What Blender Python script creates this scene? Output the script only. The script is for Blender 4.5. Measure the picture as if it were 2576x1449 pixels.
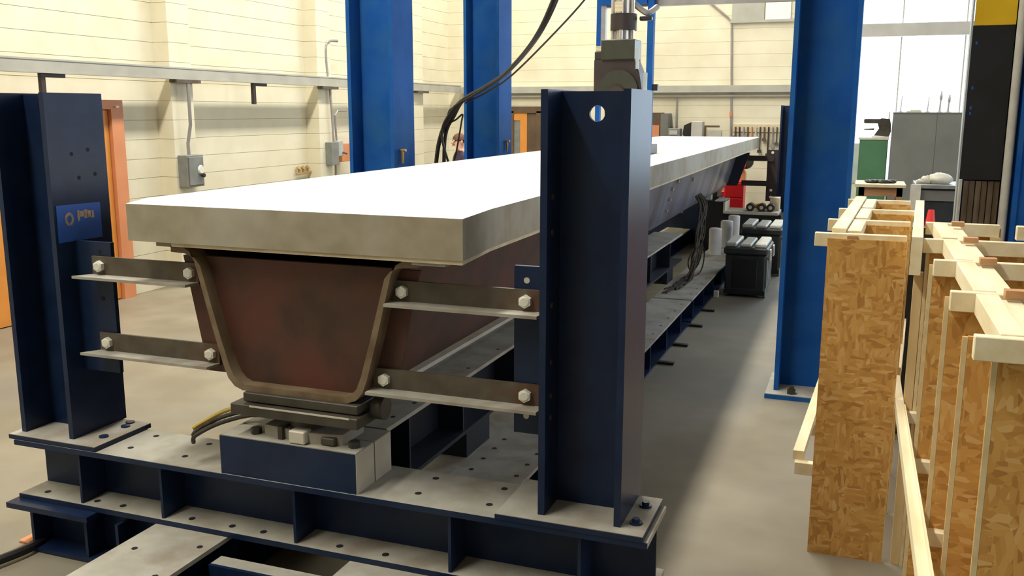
import bpy, bmesh, math, random
from mathutils import Vector, Matrix
random.seed(7)
scene = bpy.context.scene
COL = scene.collection
for o in list(bpy.data.objects):
    bpy.data.objects.remove(o)

# ------------------------------------------------------------------ camera
def look_matrix(pitch, roll, yaw, loc):
    sy, cy, sp, cp = math.sin(yaw), math.cos(yaw), math.sin(pitch), math.cos(pitch)
    fwd = Vector((-sy * cp, cy * cp, -sp)); r0 = Vector((cy, sy, 0)); u0 = r0.cross(fwd)
    r = math.cos(roll) * r0 + math.sin(roll) * u0
    u = -math.sin(roll) * r0 + math.cos(roll) * u0
    m = Matrix((r, u, -fwd)).transposed().to_4x4()
    m.translation = Vector(loc)
    return m
cam_d = bpy.data.cameras.new('camera')
cam_d.sensor_width = 36.0
cam_d.lens = 2340.9 / 2576.0 * 36.0
cam_d.clip_start = 0.05
cam = bpy.data.objects.new('camera', cam_d)
COL.objects.link(cam)
cam.matrix_world = look_matrix(math.radians(10.761), math.radians(0.124), math.radians(20.478), (0, 0, 1.9))
scene.camera = cam

# ------------------------------------------------------------------ world, lights, exposure
scene.view_settings.view_transform = 'Standard'
scene.view_settings.look = 'None'
scene.view_settings.gamma = 1.0
scene.view_settings.use_curve_mapping = False
scene.view_settings.exposure = 0.0
w = bpy.data.worlds.new('world'); scene.world = w
w.use_nodes = True
w.node_tree.nodes['Background'].inputs[0].default_value = (0.93, 0.96, 1.0, 1)
w.node_tree.nodes['Background'].inputs[1].default_value = 2.5
try:
    scene.cycles.use_denoising = True
    scene.cycles.denoiser = 'OPENIMAGEDENOISE'
except Exception:
    pass
scene.cycles.max_bounces = 8
scene.cycles.diffuse_bounces = 5
def area(name, loc, rot, sx, sy, watts, color):
    l = bpy.data.lights.new(name, 'AREA'); l.shape = 'RECTANGLE'; l.size = sx; l.size_y = sy
    l.energy = watts; l.color = color
    o = bpy.data.objects.new(name, l); COL.objects.link(o); o.location = loc; o.rotation_euler = rot
    return o
# roof light strip over the test rig, daylight through the right-hand windows and the back window
area('roof_light_strip', (-3.9, 6.3, 7.8), (0, 0, 0), 0.55, 18.6, 1780, (1.0, 0.95, 0.83))
area('side_window_daylight', (7.9, 8.0, 3.6), (0, math.radians(90), 0), 4.2, 14.0, 90, (0.80, 0.90, 1.0))
area('back_window_daylight', (1.56, 15.95, 3.0), (math.radians(-90), 0, 0), 3.64, 4.4, 385, (0.62, 0.82, 1.0))

# ------------------------------------------------------------------ materials
MATS = {}
def rgb(c): return (c[0], c[1], c[2], 1.0)
def mat(name, c1, c2=None, scale=6.0, rough=0.7, metal=0.0, bump=0.0, detail=6.0, lo=0.35, hi=0.65, spec=0.5, stretch=None, c3=None, scale3=1.2):
    if name in MATS: return MATS[name]
    m = bpy.data.materials.new(name); m.use_nodes = True
    nt = m.node_tree; b = nt.nodes['Principled BSDF']
    b.inputs['Roughness'].default_value = rough
    b.inputs['Metallic'].default_value = metal
    b.inputs['Specular IOR Level'].default_value = spec
    tc = nt.nodes.new('ShaderNodeTexCoord')
    src = tc.outputs['Object']
    if stretch:
        mp = nt.nodes.new('ShaderNodeMapping'); mp.inputs['Scale'].default_value = stretch
        nt.links.new(src, mp.inputs['Vector']); src = mp.outputs['Vector']
    n = nt.nodes.new('ShaderNodeTexNoise'); n.inputs['Scale'].default_value = scale; n.inputs['Detail'].default_value = detail
    nt.links.new(src, n.inputs['Vector'])
    r = nt.nodes.new('ShaderNodeValToRGB')
    r.color_ramp.elements[0].position = lo; r.color_ramp.elements[1].position = hi
    r.color_ramp.elements[0].color = rgb(c1); r.color_ramp.elements[1].color = rgb(c2 or c1)
    nt.links.new(n.outputs['Fac'], r.inputs['Fac'])
    out = r.outputs['Color']
    if c3:
        n3 = nt.nodes.new('ShaderNodeTexNoise'); n3.inputs['Scale'].default_value = scale3; n3.inputs['Detail'].default_value = 4
        nt.links.new(src, n3.inputs['Vector'])
        r3 = nt.nodes.new('ShaderNodeValToRGB'); r3.color_ramp.elements[0].position = 0.48; r3.color_ramp.elements[1].position = 0.68
        nt.links.new(n3.outputs['Fac'], r3.inputs['Fac'])
        mx = nt.nodes.new('ShaderNodeMixRGB'); mx.inputs[2].default_value = rgb(c3)
        nt.links.new(r3.outputs['Color'], mx.inputs[0]); nt.links.new(out, mx.inputs[1]); out = mx.outputs[0]
    nt.links.new(out, b.inputs['Base Color'])
    if bump:
        bp = nt.nodes.new('ShaderNodeBump'); bp.inputs['Strength'].default_value = bump; bp.inputs['Distance'].default_value = 0.01
        nt.links.new(n.outputs['Fac'], bp.inputs['Height']); nt.links.new(bp.outputs['Normal'], b.inputs['Normal'])
    MATS[name] = m
    return m
def osb_mat():
    m = bpy.data.materials.new('osb'); m.use_nodes = True
    nt = m.node_tree; b = nt.nodes['Principled BSDF']; b.inputs['Roughness'].default_value = 0.75
    tc = nt.nodes.new('ShaderNodeTexCoord')
    def flakes(scale, rot):
        mp = nt.nodes.new('ShaderNodeMapping'); mp.inputs['Scale'].default_value = scale; mp.inputs['Rotation'].default_value = rot
        nt.links.new(tc.outputs['Object'], mp.inputs['Vector'])
        v = nt.nodes.new('ShaderNodeTexVoronoi'); v.inputs['Scale'].default_value = 1.0; v.inputs['Randomness'].default_value = 1.0
        nt.links.new(mp.outputs['Vector'], v.inputs['Vector']); return v
    v1 = flakes((24, 24, 70), (0, 0.5, 0)); v2 = flakes((75, 24, 24), (0, -0.6, 0))
    nz = nt.nodes.new('ShaderNodeTexNoise'); nz.inputs['Scale'].default_value = 9; nz.inputs['Detail'].default_value = 3
    nt.links.new(tc.outputs['Object'], nz.inputs['Vector'])
    st = nt.nodes.new('ShaderNodeMath'); st.operation = 'GREATER_THAN'; st.inputs[1].default_value = 0.5
    nt.links.new(nz.outputs['Fac'], st.inputs[0])
    mx = nt.nodes.new('ShaderNodeMixRGB'); nt.links.new(st.outputs[0], mx.inputs[0])
    nt.links.new(v1.outputs['Color'], mx.inputs[1]); nt.links.new(v2.outputs['Color'], mx.inputs[2])
    sp = nt.nodes.new('ShaderNodeSeparateColor'); nt.links.new(mx.outputs[0], sp.inputs[0])
    r = nt.nodes.new('ShaderNodeValToRGB')
    e = r.color_ramp.elements
    e[0].position = 0.0; e[0].color = (0.42, 0.20, 0.045, 1); e[1].position = 1.0; e[1].color = (0.70, 0.45, 0.17, 1)
    for p, c in ((0.2, (0.53, 0.27, 0.065, 1)), (0.6, (0.60, 0.33, 0.085, 1)), (0.85, (0.64, 0.37, 0.11, 1))):
        k = e.new(p); k.color = c
    nt.links.new(sp.outputs[0], r.inputs['Fac']); nt.links.new(r.outputs['Color'], b.inputs['Base Color'])
    bp = nt.nodes.new('ShaderNodeBump'); bp.inputs['Strength'].default_value = 0.25; bp.inputs['Distance'].default_value = 0.004
    nt.links.new(sp.outputs[1], bp.inputs['Height']); nt.links.new(bp.outputs['Normal'], b.inputs['Normal'])
    MATS['osb'] = m; return m
def glass_mat():
    m = bpy.data.materials.new('window_glass'); m.use_nodes = True
    nt = m.node_tree; nt.nodes.remove(nt.nodes['Principled BSDF'])
    t = nt.nodes.new('ShaderNodeBsdfTransparent'); g = nt.nodes.new('ShaderNodeBsdfGlossy'); g.inputs['Roughness'].default_value = 0.05
    mx = nt.nodes.new('ShaderNodeMixShader'); mx.inputs[0].default_value = 0.06
    nt.links.new(t.outputs[0], mx.inputs[1]); nt.links.new(g.outputs[0], mx.inputs[2])
    nt.links.new(mx.outputs[0], nt.nodes['Material Output'].inputs[0])
    return m

M_floor = mat('floor_concrete', (0.19, 0.163, 0.115), (0.25, 0.222, 0.165), 2.2, 0.6, bump=0.05, c3=(0.18, 0.165, 0.132), scale3=0.8)
M_wall = mat('painted_block', (0.69, 0.64, 0.475), (0.75, 0.705, 0.55), 3.0, 0.6)
M_ceil = mat('ceiling_deck', (0.30, 0.29, 0.27), (0.36, 0.35, 0.33), 2.0, 0.9)
M_dull = mat('dull_wall', (0.20, 0.19, 0.17), (0.24, 0.23, 0.20), 2.0, 0.9)
M_slab = mat('cast_concrete', (0.29, 0.255, 0.18), (0.36, 0.325, 0.24), 9.0, 0.8, bump=0.06, c3=(0.40, 0.375, 0.31), scale3=2.0)
M_white = mat('plain_white', (0.82, 0.81, 0.76), (0.88, 0.87, 0.83), 4.0, 0.6)
M_ply = mat('plywood_edge', (0.55, 0.45, 0.28), (0.68, 0.60, 0.44), 12.0, 0.8, stretch=(1, 1, 6))
M_navy = mat('navy_paint', (0.006, 0.015, 0.048), (0.010, 0.024, 0.068), 7.0, 0.34, c3=(0.012, 0.024, 0.055), scale3=3.0, spec=0.28)
M_blue = mat('blue_paint', (0.009, 0.076, 0.30), (0.016, 0.10, 0.365), 4.0, 0.6, c3=(0.022, 0.10, 0.26), scale3=2.0, spec=0.08)
M_navy_shaded = mat('navy_paint_shaded', (0.004, 0.008, 0.018), (0.007, 0.012, 0.026), 7.0, 0.5)  # darker copy of the navy, with the shade under the slab in its colour
M_sign = mat('bright_blue_paint', (0.012, 0.085, 0.42), (0.016, 0.10, 0.47), 6.0, 0.45)
M_dust = mat('dusty_steel', (0.31, 0.295, 0.25), (0.40, 0.385, 0.335), 7.0, 0.75, c3=(0.27, 0.235, 0.19), scale3=5.0)
M_rust = mat('rusty_steel', (0.048, 0.020, 0.012), (0.075, 0.034, 0.020), 5.0, 0.6, bump=0.05, c3=(0.10, 0.026, 0.017), scale3=2.5)
M_web = mat('mill_scale_steel', (0.115, 0.125, 0.185), (0.22, 0.24, 0.32), 1.6, 0.34, metal=0.35, stretch=(1, 2.2, 0.4), c3=(0.085, 0.062, 0.062), scale3=0.9)
M_rlip = mat('worn_steel_edge', (0.13, 0.085, 0.045), (0.21, 0.155, 0.095), 10.0, 0.6)
M_angle = mat('angle_steel', (0.085, 0.068, 0.048), (0.135, 0.118, 0.09), 8.0, 0.55, metal=0.3, c3=(0.11, 0.055, 0.03), scale3=6.0)
M_bolt = mat('galvanised_bolt', (0.70, 0.69, 0.60), (0.78, 0.77, 0.68), 20.0, 0.45, metal=0.0)
M_hole = mat('bolt_hole_black', (0.008, 0.008, 0.010), None, 5.0, 0.9)
M_block = mat('pale_saw_cut_steel', (0.50, 0.47, 0.39), (0.60, 0.57, 0.49), 9.0, 0.6)
M_dark = mat('dark_greased_steel', (0.030, 0.026, 0.018), (0.060, 0.052, 0.038), 8.0, 0.5)
M_black = mat('black_plastic', (0.005, 0.006, 0.007), (0.010, 0.011, 0.013), 6.0, 0.45)
M_rubber = mat('black_rubber', (0.014, 0.011, 0.010), (0.024, 0.019, 0.017), 6.0, 0.5)
M_lumber = mat('pine_lumber', (0.74, 0.62, 0.39), (0.84, 0.76, 0.55), 3.0, 0.7, stretch=(6, 1, 6), bump=0.03)
M_stud = mat('pine_stud', (0.60, 0.43, 0.20), (0.71, 0.55, 0.30), 3.0, 0.7, stretch=(6, 6, 1))
M_osb = osb_mat()
M_oedge = mat('osb_cut_edge', (0.62, 0.50, 0.27), (0.72, 0.61, 0.38), 25.0, 0.8)
M_grey = mat('grey_enamel', (0.145, 0.148, 0.135), (0.175, 0.178, 0.162), 3.0, 0.45)
M_rail = mat('grey_rail_paint', (0.36, 0.355, 0.31), (0.43, 0.425, 0.37), 4.0, 0.6)
M_green = mat('green_enamel', (0.055, 0.16, 0.075), (0.07, 0.19, 0.095), 3.0, 0.5)
M_orange = mat('orange_door_paint', (0.62, 0.235, 0.035), (0.70, 0.28, 0.05), 4.0, 0.5)
M_oframe = mat('salmon_frame_paint', (0.58, 0.22, 0.095), (0.64, 0.26, 0.12), 4.0, 0.5)
M_brown = mat('brown_stained_wood', (0.09, 0.055, 0.03), (0.13, 0.08, 0.045), 5.0, 0.6)
M_elec = mat('switch_box_grey', (0.17, 0.18, 0.17), (0.22, 0.23, 0.215), 9.0, 0.5)
M_elec2 = mat('pale_switch_box', (0.36, 0.40, 0.40), (0.42, 0.46, 0.46), 9.0, 0.5)
M_pipe = mat('conduit_metal', (0.30, 0.28, 0.28), (0.37, 0.35, 0.34), 6.0, 0.45, metal=0.4)
M_chrome = mat('bright_steel', (0.55, 0.52, 0.47), (0.66, 0.63, 0.58), 6.0, 0.3, metal=0.7)
M_olive = mat('olive_machine_paint', (0.020, 0.021, 0.013), (0.034, 0.035, 0.020), 6.0, 0.45)
M_maroon = mat('dark_maroon_steel', (0.024, 0.015, 0.014), (0.038, 0.024, 0.021), 7.0, 0.55)
M_red = mat('red_paint', (0.72, 0.012, 0.018), (0.80, 0.02, 0.025), 5.0, 0.4)
M_conered = mat('cone_red', (0.80, 0.03, 0.03), (0.85, 0.045, 0.04), 4.0, 0.5)
M_yellow = mat('hazard_yellow', (0.72, 0.42, 0.0), (0.82, 0.52, 0.01), 4.0, 0.5)
M_case = mat('case_dark', (0.014, 0.018, 0.020), (0.026, 0.032, 0.034), 8.0, 0.4)
M_caselid = mat('case_lid_grey', (0.42, 0.42, 0.38), (0.52, 0.52, 0.47), 8.0, 0.5)
M_caseside = mat('case_side_teal_grey', (0.11, 0.145, 0.15), (0.16, 0.20, 0.205), 8.0, 0.45)
M_cyl = mat('test_cylinder_concrete', (0.62, 0.63, 0.64), (0.72, 0.73, 0.74), 9.0, 0.7)
M_skin = mat('skin', (0.62, 0.33, 0.24), (0.68, 0.38, 0.28), 8.0, 0.6)
M_hair = mat('brown_hair', (0.10, 0.035, 0.018), (0.15, 0.06, 0.03), 30.0, 0.6)
M_shirt = mat('purple_shirt', (0.06, 0.045, 0.09), (0.09, 0.07, 0.13), 9.0, 0.8)
M_trouser = mat('navy_trousers', (0.03, 0.04, 0.07), (0.045, 0.055, 0.09), 9.0, 0.8)
M_tan = mat('tan_wood', (0.45, 0.23, 0.10), (0.54, 0.30, 0.14), 6.0, 0.6, stretch=(1, 6, 6))
M_bag = mat('pale_plastic_sheet', (0.50, 0.49, 0.40), (0.60, 0.58, 0.50), 12.0, 0.5)
M_cable = mat('grey_brown_cable', (0.050, 0.040, 0.030), (0.095, 0.080, 0.064), 30.0, 0.9, spec=0.1)
M_ycable = mat('yellow_cable', (0.55, 0.40, 0.08), (0.62, 0.47, 0.12), 20.0, 0.6)
M_brass = mat('brass', (0.42, 0.28, 0.10), (0.5, 0.35, 0.15), 10.0, 0.35, metal=0.6)
M_frame = mat('window_frame_grey', (0.44, 0.43, 0.40), (0.50, 0.49, 0.46), 5.0, 0.6)
M_barkslat = mat('dark_timber_slat', (0.10, 0.065, 0.035), (0.17, 0.12, 0.07), 4.0, 0.8, stretch=(6, 6, 1))
M_glass = glass_mat()
M_scuff = mat('scuffed_paint', (0.25, 0.25, 0.24), (0.60, 0.36, 0.25), 40.0, 0.7)

# ------------------------------------------------------------------ mesh helpers
def B(): return bmesh.new()
def box(bm, x0, x1, y0, y1, z0, z1, bev=0.0):
    r = bmesh.ops.create_cube(bm, size=1.0)
    vs = r['verts']
    bmesh.ops.scale(bm, vec=(abs(x1 - x0), abs(y1 - y0), abs(z1 - z0)), verts=vs)
    bmesh.ops.translate(bm, vec=((x0 + x1) / 2, (y0 + y1) / 2, (z0 + z1) / 2), verts=vs)
    if bev:
        es = list({e for v in vs for e in v.link_edges})
        bmesh.ops.bevel(bm, geom=es, offset=bev, segments=1, affect='EDGES', profile=0.5)
    return bm
def prism(bm, pts, axis, a, b):
    """closed polygon of 2D points extruded along axis from a to b. axis 'x': pts=(y,z); 'y': (x,z); 'z': (x,y)"""
    def mk(p, t):
        return {'x': (t, p[0], p[1]), 'y': (p[0], t, p[1]), 'z': (p[0], p[1], t)}[axis]
    va = [bm.verts.new(mk(p, a)) for p in pts]; vb = [bm.verts.new(mk(p, b)) for p in pts]
    n = len(pts)
    bm.faces.new(va); bm.faces.new(vb[::-1])
    for i in range(n):
        bm.faces.new((va[i], vb[i], vb[(i + 1) % n], va[(i + 1) % n]))
    return bm
def cyl(bm, p0, p1, r0, r1=None, n=16):
    p0 = Vector(p0); p1 = Vector(p1); r1 = r0 if r1 is None else r1
    d = p1 - p0; L = d.length
    m = Matrix.Translation((p0 + p1) / 2) @ d.to_track_quat('Z', 'Y').to_matrix().to_4x4()
    bmesh.ops.create_cone(bm, cap_ends=True, segments=n, radius1=r0, radius2=r1, depth=L, matrix=m)
    return bm
def sphere(bm, c, r, sc=(1, 1, 1), u=14, v=10):
    m = Matrix.Translation(c) @ Matrix.Diagonal((sc[0], sc[1], sc[2], 1))
    bmesh.ops.create_uvsphere(bm, u_segments=u, v_segments=v, radius=r, matrix=m)
    return bm
def smooth_path(pts, k=6):
    P = [Vector(p) for p in pts]
    out = []
    for i in range(len(P) - 1):
        a = P[max(i - 1, 0)]; b = P[i]; c = P[i + 1]; d = P[min(i + 2, len(P) - 1)]
        for j in range(k):
            t = j / k
            out.append(0.5 * ((2 * b) + (c - a) * t + (2 * a - 5 * b + 4 * c - d) * t * t + (-a + 3 * b - 3 * c + d) * t ** 3))
    out.append(P[-1])
    return out
def tube(bm, pts, r, n=8, smooth=True, k=6):
    P = smooth_path(pts, k) if smooth else [Vector(p) for p in pts]
    rings = []
    up = Vector((0.3, 0.2, 0.93)).normalized()
    for i, p in enumerate(P):
        d = (P[min(i + 1, len(P) - 1)] - P[max(i - 1, 0)]).normalized()
        s = d.cross(up)
        if s.length < 1e-3: s = d.cross(Vector((1, 0, 0)))
        s.normalize(); t = s.cross(d)
        rings.append([bm.verts.new(p + r * (math.cos(2 * math.pi * j / n) * s + math.sin(2 * math.pi * j / n) * t)) for j in range(n)])
    for a, b in zip(rings, rings[1:]):
        for j in range(n):
            bm.faces.new((a[j], a[(j + 1) % n], b[(j + 1) % n], b[j]))
    bm.faces.new(rings[0][::-1]); bm.faces.new(rings[-1])
    return bm
def root_of(o):
    while o.parent: o = o.parent
    return o
def obj(name, bm, m, parent=None, smooth=False):
    """link the bmesh (in world coordinates) as one mesh object"""
    bmesh.ops.recalc_face_normals(bm, faces=bm.faces[:])
    if parent is not None:
        off = Vector(root_of(parent).location)
        loc = Vector((0, 0, 0))
    else:
        co = [v.co for v in bm.verts]
        off = Vector(((min(c.x for c in co) + max(c.x for c in co)) / 2, (min(c.y for c in co) + max(c.y for c in co)) / 2, min(c.z for c in co)))
        loc = off
    bmesh.ops.translate(bm, vec=-off, verts=bm.verts[:])
    me = bpy.data.meshes.new(name)
    bm.to_mesh(me); bm.free()
    ms = m if isinstance(m, (list, tuple)) else [m]
    for k in ms: me.materials.append(k)
    if smooth:
        for p in me.polygons: p.use_smooth = True
        try: me.set_sharp_from_angle(angle=math.radians(40))
        except Exception: pass
    o = bpy.data.objects.new(name, me)
    COL.objects.link(o); o.location = loc
    if parent is not None: o.parent = parent
    return o
def bx(name, m, parent, x0, x1, y0, y1, z0, z1, bev=0.0):
    return obj(name, box(B(), x0, x1, y0, y1, z0, z1, bev), m, parent)
def thing(name, loc, label, cat, group=None):
    o = bpy.data.objects.new(name, None); COL.objects.link(o); o.location = loc
    o.empty_display_size = 0.1
    return tag(o, label, cat, group)
def tag(o, label, cat, group=None, kind=None):
    o['label'] = label; o['category'] = cat
    if group: o['group'] = group
    if kind: o['kind'] = kind
    return o
def struct(o):
    o['kind'] = 'structure'; return o
def hexbolt(parent, c, axis, r=0.02, h=0.016, m=None, name='bolt'):
    c = Vector(c); a = Vector(axis)
    bm = B(); cyl(bm, c, c + a * h, r, r, 6); cyl(bm, c + a * h, c + a * (h + 0.003), r * 0.85, r * 0.6, 12)
    return obj(name, bm, m or M_bolt, parent)
def hole(parent, c, r=0.012):
    bm = B(); cyl(bm, (c[0], c[1], c[2] - 0.002), (c[0], c[1], c[2] + 0.0012), r, r, 12)
    return obj('bolt_hole', bm, M_hole, parent)
def ibeam_y(t, xc, wid, z0, z1, y0, y1, m, mtop=None, tf=0.018, tw=0.012, stiff=()):
    bx('top_flange', mtop or m, t, xc - wid / 2, xc + wid / 2, y0, y1, z1 - tf, z1)
    bx('bottom_flange', m, t, xc - wid / 2, xc + wid / 2, y0, y1, z0, z0 + tf)
    bx('web', m, t, xc - tw / 2, xc + tw / 2, y0, y1, z0 + tf, z1 - tf)
    for y in stiff:
        for s in (-1, 1):
            x0 = xc + s * tw / 2; x1 = xc + s * (wid / 2 - 0.012)
            bx('stiffener', m, t, min(x0, x1), max(x0, x1), y, y + 0.012, z0 + tf, z1 - tf)
def ibeam_x(t, yc, wid, z0, z1, x0, x1, m, mtop=None, mbot=None, tf=0.018, tw=0.012, stiff=()):
    bx('top_flange', mtop or m, t, x0, x1, yc - wid / 2, yc + wid / 2, z1 - tf, z1)
    bx('bottom_flange', mbot or m, t, x0, x1, yc - wid / 2, yc + wid / 2, z0, z0 + tf)
    bx('web', m, t, x0, x1, yc - tw / 2, yc + tw / 2, z0 + tf, z1 - tf)
    for x in stiff:
        for s in (-1, 1):
            a = yc + s * tw / 2; b = yc + s * (wid / 2 - 0.012)
            bx('stiffener', m, t, x, x + 0.012, min(a, b), max(a, b), z0 + tf, z1 - tf)

# ================================================================== the hall
XL, YB, ZC, XR, YF = -7.05, 15.6, 8.2, 8.2, -4.0
floor = struct(bx('floor', M_floor, None, XL - 0.3, XR + 0.3, YF - 0.3, YB + 0.4, -0.2, 0.0))
struct(bx('ceiling', M_ceil, None, XL - 0.3, XR + 0.3, YF - 0.3, YB + 0.4, ZC, ZC + 0.2))
wl = struct(bx('wall_left', M_wall, None, XL - 0.3, XL - 0.012, YF, YB + 0.2, 0, ZC))
CH = 0.2
for i in range(20):                                   # block courses
    bx('block_course', M_wall, wl, XL - 0.012, XL, 3.0, YB, i * CH + 0.0022, (i + 1) * CH - 0.0022)
for y0 in (8.10, 10.95, 13.80):
    p = bx('pilaster', M_wall, wl, XL, XL + 0.192, y0 + 0.008, y0 + 0.332, 0, 6.0)
    for i in range(20):
        bx('pilaster_block', M_wall, p, XL, XL + 0.2, y0, y0 + 0.34, i * CH + 0.0022, (i + 1) * CH - 0.0022)
# back wall with the tall window opening on the right
WX0, WX1, WZ0, WZ1 = -0.27, 3.4, 0.80, 5.2
bm = B()
box(bm, XL, WX0, YB + 0.012, YB + 0.25, 0, ZC); box(bm, WX1, XR, YB + 0.012, YB + 0.25, 0, ZC)
box(bm, WX0, WX1, YB + 0.012, YB + 0.25, 0, WZ0); box(bm, WX0, WX1, YB + 0.012, YB + 0.25, WZ1, ZC)
wb = struct(obj('wall_back', bm, M_wall))
for i in range(20):
    bx('block_course', M_wall, wb, XL, WX0, YB, YB + 0.012, i * CH + 0.0014, (i + 1) * CH - 0.0014)
# right wall with the window band
bm = B()
box(bm, XR, XR + 0.3, YF, YB + 0.2, 0, 1.4); box(bm, XR, XR + 0.3, YF, YB + 0.2, 5.8, ZC)
box(bm, XR, XR + 0.3, YF, 0.9, 1.4, 5.8); box(bm, XR, XR + 0.3, 15.1, YB + 0.2, 1.4, 5.8)
struct(obj('wall_right', bm, M_dull))
struct(bx('wall_front', M_dull, None, XL - 0.3, XR + 0.3, YF - 0.3, YF, 0, ZC))
# back window: frame, spandrel beam, mullions, panes
win = struct(thing('window_1', (1.6, YB + 0.1, WZ0), 'tall bright glazed window in the back wall', 'window'))
bx('window_frame', M_frame, win, WX0, WX0 + 0.03, YB + 0.03, YB + 0.16, WZ0, WZ1)
bx('corner_panel', M_frame, win, WX0 + 0.031, -0.06, YB + 0.02, YB + 0.09, WZ0 + 0.06, 1.42)
bx('window_frame', M_frame, win, WX1 - 0.07, WX1, YB + 0.03, YB + 0.16, WZ0, WZ1)
bx('window_sill', M_frame, win, WX0 + 0.03, WX1 - 0.07, YB + 0.0, YB + 0.2, WZ0, WZ0 + 0.06)
bx('spandrel_beam', M_frame, win, WX0 + 0.03, WX1 - 0.07, YB - 0.02, YB + 0.16, 3.02, 3.21)
for x in (0.42, 1.30, 2.2):
    bx('mullion', M_frame, win, x, x + 0.02, YB + 0.09, YB + 0.11, WZ0 + 0.06, 3.02)
    bx('mullion', M_frame, win, x, x + 0.02, YB + 0.09, YB + 0.11, 3.21, WZ1)
xs = [WX0 + 0.03, 0.42, 1.30, 2.2, WX1 - 0.07]
for a, b in zip(xs, xs[1:]):
    bx('pane', M_glass, win, a + 0.02, b, YB + 0.098, YB + 0.102, WZ0 + 0.06, 3.02)
    bx('pane', M_glass, win, a + 0.02, b, YB + 0.098, YB + 0.102, 3.21, WZ1)
# doors on the left wall and on the back wall
d = struct(thing('door_1', (XL, 6.7, 0), 'orange double door with salmon frame in the left wall', 'door'))
bx('door_leaf', M_orange, d, XL, XL + 0.03, 5.35, 6.36, 0.01, 1.90)
bx('door_leaf', M_orange, d, XL, XL + 0.03, 6.37, 7.36, 0.01, 1.90)
bx('door_frame', M_oframe, d, XL, XL + 0.07, 7.37, 7.53, 0, 1.91)
bx('door_frame', M_oframe, d, XL, XL + 0.07, 5.18, 5.34, 0, 1.91)
bx('door_frame', M_oframe, d, XL, XL + 0.07, 5.18, 7.53, 1.91, 2.0)
bx('closer', M_bolt, d, XL + 0.07, XL + 0.09, 7.42, 7.46, 1.925, 1.945)
d2 = struct(thing('door_2', (-5.5, YB, 0), 'brown framed doorway with orange door in the back wall', 'door'))
bx('door_frame', M_brown, d2, -5.86, -5.78, YB - 0.06, YB, 0, 1.9)
bx('door_frame', M_brown, d2, -5.36, -5.26, YB - 0.06, YB, 0, 1.9)
bx('door_frame', M_brown, d2, -5.86, -5.0, YB - 0.06, YB, 1.87, 1.98)
bx('door_leaf', M_orange, d2, -5.78, -5.54, YB - 0.04, YB - 0.005, 1.74, 1.87)
bx('door_leaf', M_orange, d2, -5.665, -5.54, YB - 0.04, YB - 0.005, 0.01, 1.74)
bx('side_panel', M_elec, d2, -5.78, -5.665, YB - 0.03, YB - 0.005, 0.01, 1.74)
bx('side_panel', M_brown, d2, -5.54, -5.36, YB - 0.03, YB - 0.005, 0.01, 1.87)
# crane rail along the walls
t = thing('wall_rail', (XL + 0.24, 9.0, 2.22), 'grey steel rail running along the left wall pilasters', 'rail')
bx('rail_web', M_rail, t, XL + 0.205, XL + 0.225, 1.0, YB - 0.1, 2.235, 2.33)
bx('rail_flange', M_rail, t, XL + 0.205, XL + 0.29, 1.0, YB - 0.1, 2.22, 2.235)
bx('rail_flange', M_rail, t, XL + 0.205, XL + 0.29, 1.0, YB - 0.1, 2.33, 2.345)
bx('rail_cover', M_rail, t, XL + 0.27, XL + 0.285, 1.0, YB - 0.1, 2.235, 2.33)
for y0 in (8.10, 10.95, 13.80):
    bx('corbel_plate', M_angle, t, XL + 0.2, XL + 0.30, y0 - 0.02, y0 + 0.36, 2.185, 2.22)
t = thing('wall_rail', (-3.6, YB - 0.1, 2.13), 'grey rail with a pipe under it along the back wall', 'rail')
bx('rail_web', M_rail, t, XL + 0.3, -0.3, YB - 0.12, YB - 0.001, 2.205, 2.315)
obj('pipe', tube(B(), [(XL + 0.3, YB - 0.05, 2.15), (-0.3, YB - 0.05, 2.15)], 0.022, 10, False), M_rail, t)
for i, y in enumerate((6.38, 9.45)):
    t = thing('hanging_bracket', (XL + 0.25, y, 2.0), ['black angled bracket under the wall rail above the left steel post', 'black angled bracket under the wall rail between the two grey switch boxes'][i], 'bracket', 'rail brackets')
    z = (2.05, 1.975)[i]
    bx('bracket_stem', M_maroon, t, XL + 0.22, XL + 0.26, y, y + 0.045, z, 2.22)
    bx('bracket_arm', M_maroon, t, XL + 0.22, XL + 0.26, y + 0.045, y + 0.27, 2.185, 2.22)

# ================================================================== floor girders and front crossbeam
ZG = 0.22
for i, (xc, lab) in enumerate(((-1.545, 'navy floor girder with dusty top flange under the right side of the slab'), (-2.46, 'navy floor girder with dusty top flange under the left side of the slab'))):
    t = thing('floor_girder', (xc, 5.0, 0), lab, 'girder', 'floor girders')
    segs = ((0.9, 8.29), (8.33, 13.6))
    for a, b in segs:
        st = [a + 0.15 + k * 0.62 for k in range(int((b - a - 0.2) / 0.62) + 1)]
        ibeam_y(t, xc, 0.355, 0.0, ZG, a, b, M_navy, M_dust, stiff=st)
    if i == 0:
        for y in (6.85, 7.45, 8.2, 8.9):
            bx('floor_clip', M_black, t, xc + 0.18, xc + 0.30, y, y + 0.05, 0.0, 0.018)
        for y in (3.87, 4.02, 4.17, 4.31, 4.6, 4.9, 5.2):
            hole(t, (-1.65, y, ZG)); hole(t, (-1.42, y, ZG))
        for y in (6.6, 6.9, 7.2, 7.5, 7.8, 8.1, 8.6, 8.9, 9.2, 9.5):
            hole(t, (-1.42, y, ZG), 0.01)
    else:
        for y in (1.9, 2.2, 2.5, 2.75):
            hole(t, (-2.33, y, ZG)); hole(t, (-2.56, y - 0.1, ZG))
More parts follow.
